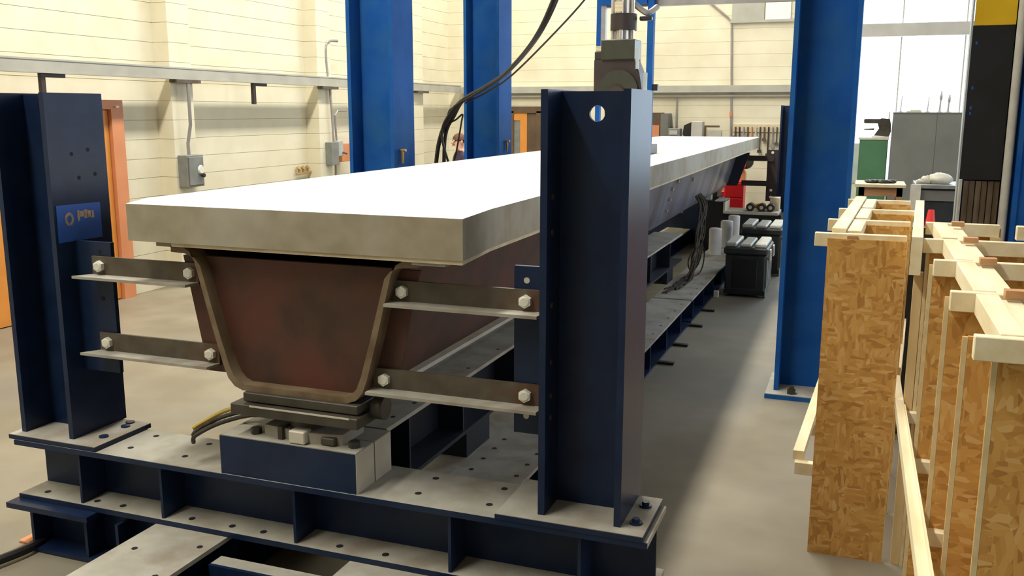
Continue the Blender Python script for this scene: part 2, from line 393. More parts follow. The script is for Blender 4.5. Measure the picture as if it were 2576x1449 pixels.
# cross member between girders near the bottom edge of the picture
t = thing('spacer_angle', (-1.98, 2.72, 0.1), 'dark steel angle bridging the two floor girders below the crossbeam', 'angle')
bx('angle_leg', M_navy, t, -2.27, -1.73, 2.72, 2.735, 0.06, 0.17)
bx('angle_leg', M_dust, t, -2.27, -1.73, 2.735, 2.80, 0.16, 0.17)
# short stub beam under the left end
t = thing('stub_beam', (-3.0, 2.95, 0), 'short dark beam stub propping the left end of the front crossbeam', 'beam')
bx('top_flange', M_navy, t, -3.40, -2.95, 2.80, 3.1, 0.195, 0.219)
bx('web', M_navy, t, -3.3, -2.66, 2.93, 2.95, 0.02, 0.195)
bx('bottom_flange', M_navy, t, -3.3, -2.66, 2.82, 3.1, 0.0, 0.02)
bx('end_plate', M_navy, t, -3.3, -3.285, 2.83, 3.09, 0.02, 0.195)
bx('stiffener', M_navy, t, -3.0, -2.985, 2.83, 2.93, 0.02, 0.195)
bx('stiffener', M_navy, t, -2.83, -2.815, 2.83, 2.93, 0.02, 0.195)
# cables by the stub
tag(obj('cable_bundle', tube(B(), [(-3.36, 2.3, 0.02), (-3.33, 2.55, 0.03), (-3.28, 2.8, 0.03), (-3.34, 3.0, 0.02)], 0.02), M_black, smooth=True), 'black cable lying on the floor left of the beam stub', 'cable')
tag(obj('orange_rag', box(B(), -3.42, -3.36, 2.86, 2.96, 0.0, 0.012, 0.003), M_oframe), 'small orange scrap on the floor beside the beam stub', 'scrap')

ZP = 0.487
t = thing('crossbeam', (-1.99, 3.02, ZG), 'navy steel crossbeam with dusty flanges across the front of the test rig', 'beam')
ibeam_x(t, 3.02, 0.315, ZG, ZP, -3.385, -0.585, M_navy, M_dust, M_dust, tf=0.02, stiff=(-3.05, -2.62, -1.98, -1.32, -0.83))
for x in (-2.84, -2.556, -1.481, -1.193):
    hole(t, (x, 3.118, ZP), 0.013); hole(t, (x, 2.963, ZP), 0.013)
for x in (-3.28, -3.0, -2.86, -2.5, -2.3, -2.15, -1.8, -1.6):
    hole(t, (x, 2.915, ZG + 0.02), 0.014)
bx('flange_edge', M_navy, t, -3.385, -0.585, 2.858, 2.8625, ZP - 0.021, ZP + 0.0005)
bx('flange_edge', M_navy, t, -3.385, -0.585, 2.858, 2.8625, ZG - 0.0005, ZG + 0.0205)

# ================================================================== posts
def post(name, xl, xr, y0, y1, z0, z1, m, label, bpx, group):
    t = thing(name, ((xl + xr) / 2, (y0 + y1) / 2, z0), label, 'post', group)
    yc = (y0 + y1) / 2; tf = 0.024
    bx('flange', m, t, xl, xl + tf, y0, y1, z0 + 0.022, z1)
    bx('flange', m, t, xr - tf, xr, y0, y1, z0 + 0.022, z1)
    bx('web', m, t, xl + tf, xr - tf, yc - 0.008, yc + 0.008, z0 + 0.022, z1 - 0.004)
    bx('base_plate', m, t, bpx[0], bpx[1], y0 - 0.045, y1 - 0.02, z0 + 0.001, z0 + 0.0195)
    bx('plate_dust', M_dust, t, bpx[0] + 0.001, bpx[1] - 0.001, y0 - 0.044, y1 - 0.021, z0 + 0.0195, z0 + 0.022)
    return t
pl = post('steel_post', -3.39, -3.097, 2.91, 3.22, ZP, 1.97, M_navy, 'navy steel post at the left end of the crossbeam bearing a bright blue plate', (-3.42, -2.94), 'short steel posts')
pr = post('steel_post', -0.985, -0.688, 2.90, 3.21, ZP, 1.97, M_navy, 'navy steel post at the right front with a round hole near its top', (-1.13, -0.60), 'short steel posts')
# blue plate with scuffed lettering on the left post
s = obj('blue_plate', prism(B(), [(2.923, 1.358), (3.160, 1.357), (3.160, 1.509), (2.923, 1.513)], 'x', -3.097, -3.093), M_sign, pl)
bm = B()
for k in range(12):
    a = 2 * math.pi * k / 12
    cyl(bm, (-3.093, 2.985 + 0.018 * math.cos(a), 1.452 + 0.022 * math.sin(a)), (-3.0915, 2.985 + 0.018 * math.cos(a), 1.452 + 0.022 * math.sin(a)), 0.007, 0.007, 8)
obj('worn_lettering', bm, M_scuff, s)
bm = B()
for (yy, zz, ry, rz) in ((3.035, 1.462, .006, .022), (3.055, 1.468, .012, .012), (3.075, 1.466, .010, .018), (3.095, 1.464, .012, .014), (3.112, 1.462, .008, .016)):
    box(bm, -3.0935, -3.0915, yy - ry, yy + ry, zz - rz, zz + rz)
obj('worn_lettering', bm, M_scuff, s)
for y, z in ((3.03, 1.72), (3.12, 1.735), (3.06, 1.62), (3.15, 1.63)):
    bm = B(); cyl(bm, (-3.098, y, z), (-3.0962, y, z), 0.009, 0.009, 10); obj('bolt_hole', bm, M_hole, pl)
# hole near the top of the right post: pale disc of wall seen through the web
bm = B(); cyl(bm, (-0.835, 3.046, 1.895), (-0.835, 3.0466, 1.895), 0.026, 0.026, 24)
pr_web = [c for c in pr.children if c.name.startswith('web')][0]
bmw = bmesh.new(); bmw.from_mesh(pr_web.data)
bmesh.ops.delete(bmw, geom=bmw.verts[:], context='VERTS')
off = Vector(pr.location)
def web_with_hole(bmw, x0, x1, ya, yb, z0, z1, cx, cz, r, n=24):
    ANG = sorted([2 * math.pi * k / n for k in range(n)] + [math.atan2(zz - cz, xx - cx) % (2 * math.pi) for xx in (x0, x1) for zz in (z0, z1)])
    n = len(ANG)
    def ring(y):
        inner = [bmw.verts.new(Vector((cx + r * math.cos(a), y, cz + r * math.sin(a))) - off) for a in ANG]
        outer = []
        for a in ANG:
            c, s_ = math.cos(a), math.sin(a)
            tx = ((x1 - cx) / c if c > 1e-6 else ((x0 - cx) / c if c < -1e-6 else 1e9))
            tz = ((z1 - cz) / s_ if s_ > 1e-6 else ((z0 - cz) / s_ if s_ < -1e-6 else 1e9))
            k_ = min(tx, tz)
            outer.append(bmw.verts.new(Vector((cx + k_ * c, y, cz + k_ * s_)) - off))
        for k in range(n):
            bmw.faces.new((inner[k], inner[(k + 1) % n], outer[(k + 1) % n], outer[k]))
        return inner, outer
    i1, o1 = ring(ya); i2, o2 = ring(yb)
    for k in range(n):
        bmw.faces.new((i1[k], i1[(k + 1) % n], i2[(k + 1) % n], i2[k]))
        bmw.faces.new((o1[k], o1[(k + 1) % n], o2[(k + 1) % n], o2[k]))
bm.free()
zh0 = 1.80
web_with_hole(bmw, -0.961, -0.712, 3.047, 3.063, zh0, 1.966, -0.837, 1.893, 0.027)
box_bm = bmw
r = bmesh.ops.create_cube(box_bm, size=1.0)
bmesh.ops.scale(box_bm, vec=(0.249, 0.016, zh0 - ZP - 0.022), verts=r['verts'])
bmesh.ops.translate(box_bm, vec=Vector((-0.8365, 3.055, (zh0 + ZP + 0.022) / 2)) - off, verts=r['verts'])
bmesh.ops.recalc_face_normals(bmw, faces=bmw.faces[:])
bmw.to_mesh(pr_web.data); bmw.free()
# anchor bolts on the base plates
for x, y in ((-0.645, 2.95), (-0.645, 3.10)):
    bm = B(); cyl(bm, (x, y, ZP + 0.022), (x, y, ZP + 0.03), 0.022, 0.022, 14); cyl(bm, (x, y, ZP + 0.03), (x, y, ZP + 0.042), 0.014, 0.014, 6)
    obj('anchor_bolt', bm, M_navy, pr)
for x, y in ((-3.0, 2.98), (-3.01, 3.12), (-3.03, 3.17)):
    bm = B(); cyl(bm, (x, y, ZP + 0.022), (x, y, ZP + 0.028), 0.02, 0.02, 14)
    obj('anchor_bolt', bm, M_navy, pl)
# clip plates on the posts
cp = bx('clip_plate', M_navy, pr, -1.112, -0.985, 3.0, 3.02, 0.765, 1.372)
for z in (1.322, 0.83):
    bm = B(); cyl(bm, (-1.065, 2.9985, z), (-1.065, 3.0005, z), 0.011, 0.011, 12); obj('bolt_hole', bm, M_block, cp)
cp = bx('clip_plate', M_navy, pl, -3.097, -2.90, 3.0, 3.02, 0.80, 1.36)
for z in (1.32, 1.12):
    bm = B(); cyl(bm, (-2.96, 2.9985, z), (-2.96, 3.0005, z), 0.009, 0.009, 12); obj('bolt_hole', bm, M_hole, cp)
for z in (1.62, 1.5, 1.25, 1.05, 0.93, 0.85):
    bm = B(); cyl(bm, (-0.9605, 2.955, z), (-0.957, 2.955, z), 0.010, 0.010, 12); obj('bolt_hole', bm, M_angle, pr)

# ================================================================== tie arms
def arm(label, xa, xb, zc, xb1, xb2, lead=0.045, group='steel tie arms'):
    t = thing('tie_arm', ((xa + xb) / 2, 2.985, zc - 0.045), label, 'tie arm', group)
    bx('upright_leg', M_angle, t, xa, xb, 2.985, 2.997, zc - 0.045, zc + 0.04)
    obj('flat_leg', prism(B(), [(xa - lead, 2.915), (xb - 0.01, 2.915), (xb, 2.985), (xa, 2.985)], 'z', zc - 0.047, zc - 0.036), M_dust, t)
    for x in (xb1, xb2):
        hexbolt(t, (x, 2.985, zc), (0, -1, 0), 0.024, 0.018)
    return t
arm('rusty angle tie arm joining left post and girder, upper left one', -2.99, -2.45, 1.262, -2.947, -2.488)
arm('rusty angle tie arm joining left post and girder, lower left one', -2.98, -2.37, 0.936, -2.935, -2.408)
arm('rusty angle tie arm joining girder and right post, upper right one', -1.585, -0.99, 1.252, -1.54, -1.063, 0.0)
arm('rusty angle tie arm joining girder and right post, lower right one', -1.67, -0.99, 0.912, -1.622, -1.062, 0.0)

# ================================================================== test girder and slab
XC = -1.99
def hw(s): return [(XC + s * a, z) for a, z in ((0.54, 1.378), (0.485, 1.376), (0.452, 1.358), (0.43, 1.318), (0.362, 1.06), (0.322, 0.92), (0.30, 0.862), (0.272, 0.832), (0.235, 0.818))]
def hi_(s): return [(XC + s * a, z) for a, z in ((0.54, 1.352), (0.475, 1.350), (0.430, 1.335), (0.404, 1.305), (0.335, 1.055), (0.296, 0.925), (0.275, 0.876), (0.252, 0.853), (0.225, 0.842))]
outer = hw(-1) + hw(1)[::-1]; inner = hi_(-1) + hi_(1)[::-1]
t = thing('tub_girder', (XC, 8.4, 0.818), 'rusty steel tub girder carrying the white slab', 'girder')
GY0, GY1 = 2.93, 13.85
SK = 0.011
def shell(y0, y1):
    bm = B()
    rings = []
    for y in (y0, y1):
        rings.append(([bm.verts.new((p[0] - SK * (y - GY0), y, p[1])) for p in outer], [bm.verts.new((p[0] - SK * (y - GY0), y, p[1])) for p in inner]))
    n = len(outer)
    (o0, i0), (o1, i1) = rings
    for k in range(n - 1):
        bm.faces.new((o0[k], o0[k + 1], o1[k + 1], o1[k])); bm.faces.new((i0[k], i1[k], i1[k + 1], i0[k + 1]))
        bm.faces.new((o0[k], i0[k], i0[k + 1], o0[k + 1])); bm.faces.new((o1[k], o1[k + 1], i1[k + 1], i1[k]))
    for k in (0, n - 1):
        bm.faces.new((o0[k], o1[k], i1[k], i0[k]))
    return bm
obj('tub_lip', shell(GY0, GY0 + 0.09), M_rlip, t, smooth=True)
obj('tub_shell', shell(GY0 + 0.09, 5.2), M_rust, t, smooth=True)
obj('tub_shell', shell(5.2, GY1), M_web, t, smooth=True)
obj('end_diaphragm', prism(B(), hi_(-1)[2:] + hi_(1)[2:][::-1], 'y', GY0 + 0.055, GY0 + 0.075), M_rust, t)
# outer gusset plates that the tie arms bolt to
obj('gusset_plate', prism(B(), [(XC + 0.40, 1.33), (-1.475, 1.33), (-1.585, 0.86), (XC + 0.29, 0.86)], 'y', 3.0, 3.015), M_rust, t)
obj('gusset_plate', prism(B(), [(XC - 0.43, 1.33), (-2.53, 1.33), (-2.44, 0.86), (XC - 0.30, 0.86)], 'y', 3.0, 3.015), M_rust, t)
obj('gusset_plate', prism(B(), [(XC + 0.29, 1.33), (-1.50, 1.33), (-1.655, 0.86), (XC + 0.17, 0.86)], 'y', 13.62, 13.64), M_navy_shaded, t)
def side_x(z):
    pts = hw(1)
    for (xa, za), (xb, zb) in zip(pts, pts[1:]):
        if zb <= z <= za: return xa + (xb - xa) * (z - za) / (zb - za)
    return XC + 0.4
for y, z in ((8.7, 1.19), (8.72, 1.09), (8.75, 0.98), (8.9, 1.25), (9.9, 1.2)):
    x = side_x(z) - SK * (y - GY0)
    bm = B(); cyl(bm, (x - 0.01, y, z), (x + 0.02, y, z - 0.004), 0.022, 0.018, 8)
    obj('gauge_cover', bm, M_chrome, t)
# concrete slab
t = thing('concrete_slab', (-2.03, 8.4, 1.38), 'long thick concrete slab with white top on the steel girder', 'slab')
plan = [(-2.70, 2.89), (-1.258, 2.888), (-1.29, 3.235), (-1.41, 13.947), (-2.83, 13.93), (-2.793, 3.113)]
bm = prism(B(), plan, 'z', 1.394, 1.54)
bmesh.ops.recalc_face_normals(bm, faces=bm.faces[:])
o = obj('slab_body', bm, [M_slab, M_white], t)
for p in o.data.polygons:
    if p.normal.z > 0.9: p.material_index = 1  # top face is plain white, the sides concrete grey
inset = [(-2.50, 2.90), (-1.262, 2.893), (-1.296, 3.235), (-1.418, 13.94), (-2.60, 13.92), (-2.58, 3.113)]
obj('plywood_form', prism(B(), inset, 'z', 1.379, 1.394), M_ply, t)
bx('form_offcut', M_slab, t, -2.60, -2.50, 2.93, 3.2, 1.372, 1.394)
bx('form_offcut', M_dust, t, -1.46, -1.33, 2.90, 3.1, 1.368, 1.379)

# ================================================================== bearing, pedestal, pedestal beam
g = 'pedestal blocks'
for i, (y0, y1) in enumerate(((2.868, 3.008), (3.012, 3.145))):
    t = thing('pedestal_block', (-1.99, (y0 + y1) / 2, ZP), ['navy faced steel block at the front of the pedestal under the bearing', 'steel block behind the front pedestal block under the bearing'][i], 'block', g)
    bx('block_body', M_navy, t, -2.30, -1.692, y0, y1, ZP, 0.644)
    bx('cut_end', M_block, t, -1.692, -1.689, y0 + 0.002, y1 - 0.002, ZP, 0.644)
    bx('dusty_top', M_dust, t, -2.298, -1.69, y0 + 0.002, y1 - 0.002, 0.644, 0.648)
t = thing('load_cell', (-1.99, 3.0, 0.648), 'grey load cell between pedestal and bearing plate', 'load cell')
obj('cell_base', prism(B(), [(-2.13, 2.93), (-1.90, 2.90), (-1.78, 2.93), (-1.78, 3.09), (-2.13, 3.09)], 'z', 0.648, 0.69), M_dust, t)
bm = B(); cyl(bm, (-1.97, 3.01, 0.69), (-1.97, 3.01, 0.735), 0.085, 0.075, 24); obj('cell_body', bm, M_dark, t, smooth=True)
bx('connector_box', M_block, t, -1.985, -1.915, 2.875, 2.93, 0.65, 0.70, 0.004)
bx('connector_plug', M_dark, t, -1.86, -1.80, 2.90, 2.94, 0.65, 0.68, 0.004)
bx('side_bracket', M_dark, t, -2.05, -2.03, 2.90, 2.96, 0.648, 0.70)
for x in (-2.17, -1.73):
    bm = B(); cyl(bm, (x, 2.93, 0.648), (x, 2.93, 0.672), 0.022, 0.022, 6); obj('nut', bm, M_dark, t)
t = thing('bearing_plate', (-1.96, 3.0, 0.735), 'dark greasy bearing plates directly under the tub girder', 'bearing')
bx('lower_plate', M_dark, t, -2.25, -1.685, 2.88, 3.12, 0.735, 0.778, 0.003)
bx('upper_plate', M_dark, t, -2.21, -1.70, 2.91, 3.12, 0.782, 0.818, 0.003)
bm = B(); cyl(bm, (-1.685, 3.02, 0.785), (-1.64, 3.02, 0.785), 0.045, 0.045, 16); obj('roller_end', bm, M_dark, t, smooth=True)
obj('edge_wear', box(B(), -2.16, -1.72, 2.8785, 2.8805, 0.772, 0.779), M_block, t)
for k, (m_, dz, lab) in enumerate(((M_ycable, 0.02, 'thin yellow sensor cable leaving the load cell to the left'), (M_cable, 0.0, 'dark sensor cable leaving the load cell to the left'), (M_dark, -0.02, 'lowest of the cables drooping left from the load cell'))):
    tag(obj('sensor_cable', tube(B(), [(-2.13, 3.04, 0.70 + dz), (-2.25, 3.02, 0.705 + dz), (-2.36, 2.99 - 0.02 * k, 0.68 + dz), (-2.45, 2.95 - 0.02 * k, 0.63 + dz), (-2.48, 2.93, 0.60 + dz * 1.5)], 0.009), m_, smooth=True), lab, 'cable', 'load cell cables')
# pedestal beam B running back under the girder
t = thing('lower_beam', (-1.865, 6.4, 0.36), 'navy beam with dusty top flange running back beneath the tub girder', 'beam')
ibeam_y(t, -1.865, 0.30, 0.36, 0.648, 3.16, 9.7, M_navy_shaded, M_dust, stiff=(3.38, 3.95, 4.7, 5.5, 6.4, 7.3, 8.2, 9.1))
bx('edge_bar', M_block, t, -2.012, -1.945, 3.4, 9.0, 0.648, 0.668)
for y in (3.3, 3.5, 3.75, 4.1, 4.5):
    hole(t, (-1.76, y, 0.648), 0.01)
for y in (4.0, 9.0):
    bx('packing_block', M_navy_shaded, t, -2.0, -1.73, y, y + 0.3, 0.221, 0.36)
for x in (-1.99,):
    pk = thing('packing_beam', (x, 3.6, 0), 'dark packing beam on the floor between the two floor girders', 'beam')
    bx('packing_web', M_navy, pk, -2.26, -1.74, 3.95, 4.35, 0.0, 0.218)

tag(bx('cover_plate', M_dust, None, -1.95, -1.7235, 3.22, 6.2, 0.2185, 0.2205), 'dusty cover plate lying between lower beam and right floor girder', 'plate')
# ================================================================== tall blue columns
def column(name, xl, xr, y0, y1, z1, label, base=True):
    t = thing(name, ((xl + xr) / 2, (y0 + y1) / 2, 0), label, 'column', 'tall blue columns')
    tf = 0.03; yc = (y0 + y1) / 2
    bx('flange', M_blue, t, xl, xl + tf, y0, y1, 0.035, z1)
    bx('flange', M_blue, t, xr - tf, xr, y0, y1, 0.035, z1)
    bx('web', M_blue, t, xl + tf, xr - tf, yc - 0.01, yc + 0.01, 0.035, z1)
    bx('base_plate', M_blue, t, xl - 0.05, xr + 0.05, y0 - 0.1, y1 + 0.1, 0.0, 0.03)
    bx('base_top', M_dust, t, xl - 0.048, xr + 0.048, y0 - 0.098, y1 + 0.098, 0.03, 0.035)
    for x, y in ((xl + 0.12, y0 - 0.05), (xr - 0.12, y0 - 0.05), (xl + 0.12, y1 + 0.05), (xr - 0.12, y1 + 0.05)):
        bm = B(); cyl(bm, (x, y, 0.035), (x, y, 0.065), 0.03, 0.03, 6); cyl(bm, (x, y, 0.065), (x, y, 0.085), 0.018, 0.018, 10)
        obj('anchor_bolt', bm, M_dark, t)
    return t
cr = column('blue_column', -0.465, -0.058, 6.35, 6.70, 6.5, 'tall blue steel column on the right beside the wooden panels')
bx('paint_chip', M_block, cr, -0.4665, -0.465, 6.42, 6.52, 1.35, 1.5)
c1 = column('blue_column', -3.752, -3.362, 6.42, 6.77, 6.5, 'tall blue steel column left of the slab, the wider and nearer of the two')
c2 = column('blue_column', -3.80, -3.42, 8.78, 9.13, 6.5, 'tall blue steel column behind the black hoses, the narrower and farther one')
for c, x, y in ((c1, -3.362, 6.52), (c2, -3.42, 8.95)):
    bm = B(); cyl(bm, (x, y, 1.60), (x + 0.05, y, 1.60), 0.012, 0.012, 8); cyl(bm, (x + 0.02, y, 1.60), (x + 0.02, y, 1.50), 0.014, 0.010, 8)
    obj('hook', bm, M_brass, c)

# ================================================================== actuator
AX, AY = -1.98, 8.0
t = thing('hydraulic_actuator', (AX, AY, 1.54), 'dark hydraulic actuator hanging over the middle of the slab', 'actuator')
bm = B(); cyl(bm, (AX, AY, 2.45), (AX, AY, 3.6), 0.07, 0.07, 24); obj('piston_rod', bm, M_chrome, t, smooth=True)
for dx, dy in ((-0.085, -0.03), (0.085, -0.03), (-0.045, 0.08), (0.045, 0.08), (0.0, -0.09)):
    bm = B(); cyl(bm, (AX + dx, AY + dy, 2.45), (AX + dx, AY + dy, 3.6), 0.018, 0.018, 10); obj('tie_rod', bm, M_chrome, t, smooth=True)
bm = B(); cyl(bm, (AX, AY, 2.575), (AX, AY, 2.71), 0.112, 0.112, 28); obj('collar', bm, M_maroon, t, smooth=True)
bx('label_tag', M_ply, t, AX - 0.05, AX + 0.02, AY - 0.122, AY - 0.112, 2.72, 2.80)
bx('head_block', M_olive, t, AX - 0.16, AX + 0.13, AY - 0.13, AY + 0.13, 2.33, 2.495, 0.006)
bx('valve_block', M_olive, t, AX - 0.225, AX - 0.16, AY - 0.09, AY + 0.09, 2.33, 2.40, 0.004)
bx('valve_cap', M_ply, t, AX - 0.22, AX - 0.165, AY - 0.08, AY - 0.01, 2.40, 2.445, 0.004)
obj('clevis', prism(B(), [(AX - 0.225, 2.33), (AX + 0.125, 2.33), (AX + 0.17, 2.22), (AX + 0.20, 2.05), (AX + 0.20, 1.95), (AX - 0.225, 1.95)], 'y', AY - 0.10, AY + 0.12), M_maroon, t)
bm = B(); cyl(bm, (AX + 0.0, AY - 0.16, 2.08), (AX + 0.0, AY - 0.10, 2.08), 0.165, 0.165, 36); obj('pivot_disc', bm, M_olive, t, smooth=True)
bm = B(); cyl(bm, (AX + 0.0, AY - 0.20, 2.04), (AX + 0.0, AY - 0.16, 2.04), 0.07, 0.07, 24); obj('pivot_pin', bm, M_maroon, t, smooth=True)
bm = B(); cyl(bm, (AX, AY, 1.62), (AX, AY, 1.95), 0.13, 0.15, 28); obj('swivel_body', bm, M_olive, t, smooth=True)
bx('spreader_plate', M_dark, t, AX - 0.28, AX + 0.28, AY - 0.2, AY + 0.2, 1.54, 1.62, 0.005)
bx('silver_guard', M_elec2, t, AX + 0.205, AX + 0.235, AY - 0.10, AY - 0.08, 1.75, 2.22)
bx('silver_guard', M_elec2, t, AX + 0.14, AX + 0.165, AY - 0.12, AY - 0.10, 2.25, 2.42)
obj('feed_hose', tube(B(), [(AX + 0.08, AY, 2.80), (AX + 0.15, AY + 0.03, 2.74), (AX + 0.20, AY + 0.06, 2.72), (AX + 0.24, AY + 0.2, 2.78)], 0.025), M_pipe, t, smooth=True)
bx('hose_clamp', M_black, t, AX + 0.13, AX + 0.235, AY + 0.02, AY + 0.08, 2.655, 2.69, 0.006)
# hoses swooping down to the left
def hose(name, pts, r, m, label):
    return tag(obj(name, tube(B(), pts, r), m, smooth=True), label, 'hose', 'black hydraulic hoses')
top = [(-2.40, 7.85, 3.25), (-2.534, 7.8, 2.83), (-2.70, 7.8, 2.52), (-2.947, 7.8, 2.25), (-3.18, 7.8, 2.10), (-3.40, 7.8, 1.985)]
hs = [([(-3.50, 7.8, 1.87), (-3.60, 7.8, 1.70), (-3.655, 7.8, 1.45), (-3.67, 7.8, 1.1)], 0.0, 0.020, 'thickest black hose of the bundle, outermost where it hangs to the floor'),
      ([(-3.485, 7.83, 1.86), (-3.565, 7.83, 1.72), (-3.59, 7.83, 1.50), (-3.59, 7.83, 1.1)], 0.030, 0.017, 'black hose hanging just inside the thickest hose of the bundle'),
      ([(-3.47, 7.77, 1.92), (-3.57, 7.77, 1.77), (-3.575, 7.77, 1.62), (-3.50, 7.77, 1.36), (-3.49, 7.77, 1.1)], -0.030, 0.011, 'thin black hose crossing inside the hose bundle loop'),
      ([(-3.45, 7.82, 1.955), (-3.53, 7.82, 1.90), (-3.545, 7.82, 1.80), (-3.47, 7.82, 1.82), (-3.40, 7.82, 1.87), (-3.41, 7.82, 1.80), (-3.46, 7.82, 1.55), (-3.505, 7.82, 1.36), (-3.51, 7.82, 1.1)], 0.050, 0.008, 'thin black hose with a small loop below the bundle tie')]
for low, dz, r, lab in hs:
    hose('hydraulic_hose', [(p[0] + dz * 0.6, p[1] + dz, p[2] + dz * 0.8) for p in top] + low + [(low[-1][0], low[-1][1], 0.02)], r, M_rubber, lab)
hose('thin_cable', [(-2.10, 7.9, 3.10), (-2.272, 7.8, 2.815), (-2.60, 7.8, 2.49), (-2.928, 7.8, 2.20), (-3.14, 7.8, 2.07), (-3.36, 7.8, 1.97)], 0.008, M_maroon, 'thin brown cable rising diagonally beside the black hoses')
# blue guide frame behind the actuator
t = thing('guide_frame', (-1.8, 9.2, 1.54), 'slim blue guide frame with grey top rail behind the actuator', 'frame')
bx('upright', M_blue, t, -2.545, -2.50, 9.18, 9.24, 1.54, 3.4)
bx('upright_tube', M_pipe, t, -2.50, -2.455, 9.18, 9.24, 2.34, 3.4)
bx('upright', M_blue, t, -2.035, -1.975, 9.17, 9.25, 1.54, 3.4)
bx('top_rail', M_pipe, t, -2.5, 0.2, 9.255, 9.33, 2.905, 3.05)
bx('rail_end_block', M_blue, t, -2.5, -2.04, 9.16, 9.255, 2.92, 3.05)
bx('knob', M_black, t, -1.975, -1.92, 9.18, 9.24, 2.10, 2.16)
bx('foot_plate', M_blue, t, -2.6, -1.93, 9.15, 9.27, 1.54, 1.555)

# ================================================================== rear support frame
t = post('steel_post', -1.14, -0.85, 14.0, 14.31, 0.40, 1.99, M_navy, 'dark short post at the far end of the slab', (-1.25, -0.8), 'short steel posts')
cp = bx('clip_plate', M_maroon, t, -1.29, -1.14, 14.0, 14.02, 0.62, 1.36)
for z in (1.32, 1.23, 0.87, 0.78, 0.68):
    hexbolt(cp, (-1.22, 14.0, z), (0, -1, 0), 0.022, 0.012)
for z, lab in ((1.235, 'dark tie arm at the far end of the slab, upper one'), (0.875, 'dark tie arm at the far end of the slab, lower one')):
    a = thing('tie_arm', (-1.4, 13.97, z), lab, 'tie arm', 'far tie arms')
    bx('upright_leg', M_maroon, a, -1.64, -1.20, 13.965, 13.985, z - 0.035, z + 0.04)
    bx('flat_leg', M_maroon, a, -1.64, -1.20, 13.93, 13.965, z - 0.035, z - 0.022)
t = thing('far_crossbeam', (-1.9, 14.15, 0), 'dark crossbeam under the far posts on the floor', 'beam')
ibeam_x(t, 14.15, 0.31, 0.0, 0.40, -3.2, -0.75, M_navy, tf=0.02)
t = thing('far_bearing', (XC, 13.7, 0), 'dark support block under the far end of the girder', 'support')
bx('support_body', M_navy, t, -2.4, -1.90, 13.55, 13.98, 0.0, 0.70)
bx('support_plate', M_dark, t, -2.36, -1.92, 13.55, 13.98, 0.70, 0.817)

# ================================================================== plywood form panels (right)
def rot_pt(x, y, c, a):
    dx, dy = x - c[0], y - c[1]
    return (c[0] + dx * math.cos(a) - dy * math.sin(a), c[1] + dx * math.sin(a) + dy * math.cos(a))
def lum(t, name, m, pts, z0, z1):
    return obj(name, prism(B(), pts, 'z', z0, z1), m, t)
t = thing('form_panel_rack', (0.05, 4.8, 0), 'rack of tall strand board form panels beside the blue column', 'form rack', 'strand board form racks')
LS = [(4.02, -0.113, 0.19, -0.165, 0.195), (4.56, -0.085, 0.222, -0.132, 0.23), (5.09, -0.05, 0.255, -0.098, 0.29), (5.66, -0.02, 0.27, -0.062, 0.275)]
for i, (y, xa, xb, ba, bb) in enumerate(LS):
    p = bx('osb_panel', M_osb, t, xa, xb, y, y + 0.012, 0.0, 1.388)
    bx('cut_edge', M_oedge, p, xb, xb + 0.0015, y, y + 0.012, 0.0, 1.388)
    bx('batten', M_lumber, t, ba, bb - 0.005, y + 0.0125, y + 0.052, 1.352, 1.408, 0.002)
    bx('batten', M_lumber, t, ba - 0.025, bb - 0.03, y + 0.0125, y + 0.052, 0.345, 0.40, 0.002)
    bx('end_block', M_tan, t, xa + 0.075, xa + 0.115, y + 0.001, y + 0.0125, 1.388, 1.402)
lum(t, 'rail', M_lumber, [(-0.10, 4.074), (-0.045, 4.074), (0.035, 5.70), (-0.02, 5.70)], 1.4085, 1.425)
for k, (ya, yb) in enumerate(((4.09, 4.55), (4.62, 5.08), (5.15, 5.65))):
    d_ = 0.05 * (ya - 4.07)
    lum(t, 'spacer', M_lumber, [(-0.043 + d_, ya), (0.012 + d_, ya), (0.035 + d_, yb), (-0.018 + d_, yb)], 1.375, 1.415)
lum(t, 'side_rail', M_lumber, [(0.200, 3.93), (0.242, 3.93), (0.335, 5.62), (0.292, 5.62)], 1.27, 1.42)
lum(t, 'low_rail', M_lumber, [(-0.20, 4.07), (-0.155, 4.07), (-0.085, 5.75), (-0.13, 5.75)], 0.40, 0.44)
lum(t, 'low_side_rail', M_lumber, [(0.193, 4.6), (0.235, 4.6), (0.30, 5.75), (0.26, 5.75)], 0.56, 0.72)

t = thing('form_panel_rack', (0.45, 3.4, 0), 'nearest rack of tall strand board form panels at the right edge', 'form rack', 'strand board form racks')
RS = [(4.63, 0.33, 0.60, 0.29), (4.02, 0.275, 0.62, 0.246), (3.45, 0.252, 0.66, 0.25), (2.85, 0.258, 0.66, 0.256), (2.56, 0.282, 0.66, None), (2.29, 0.318, 0.68, 0.262)]
for i, (y, xa, xb, ba) in enumerate(RS):
    zt_ = 1.388 if ba else 1.34
    p = bx('osb_panel', M_osb, t, xa, xb, y, y + 0.012, 0.0, zt_)
    if i > 0:                                          # side sheet, its sawn front edge towards the room
        q = bx('side_sheet', M_osb, t, xa - 0.013, xa - 0.0005, y + 0.002, y + 0.012, 0.0, zt_ - 0.002)
        bx('cut_edge', M_oedge, q, xa - 0.013, xa - 0.0005, y, y + 0.0018, 0.0, zt_ - 0.002)
    if ba:
        bx('batten', M_lumber, t, ba, xb - 0.01, y - 0.034, y - 0.0005, 1.352, 1.408, 0.002)
    if i > 0 and ba:
        bx('batten', M_lumber, t, ba - 0.02, xb - 0.06, y - 0.034, y - 0.0005, 0.645, 0.69, 0.002)
bx('stud', M_stud, t, 0.226, 0.260, 4.03, 4.065, 0.0, 1.265)
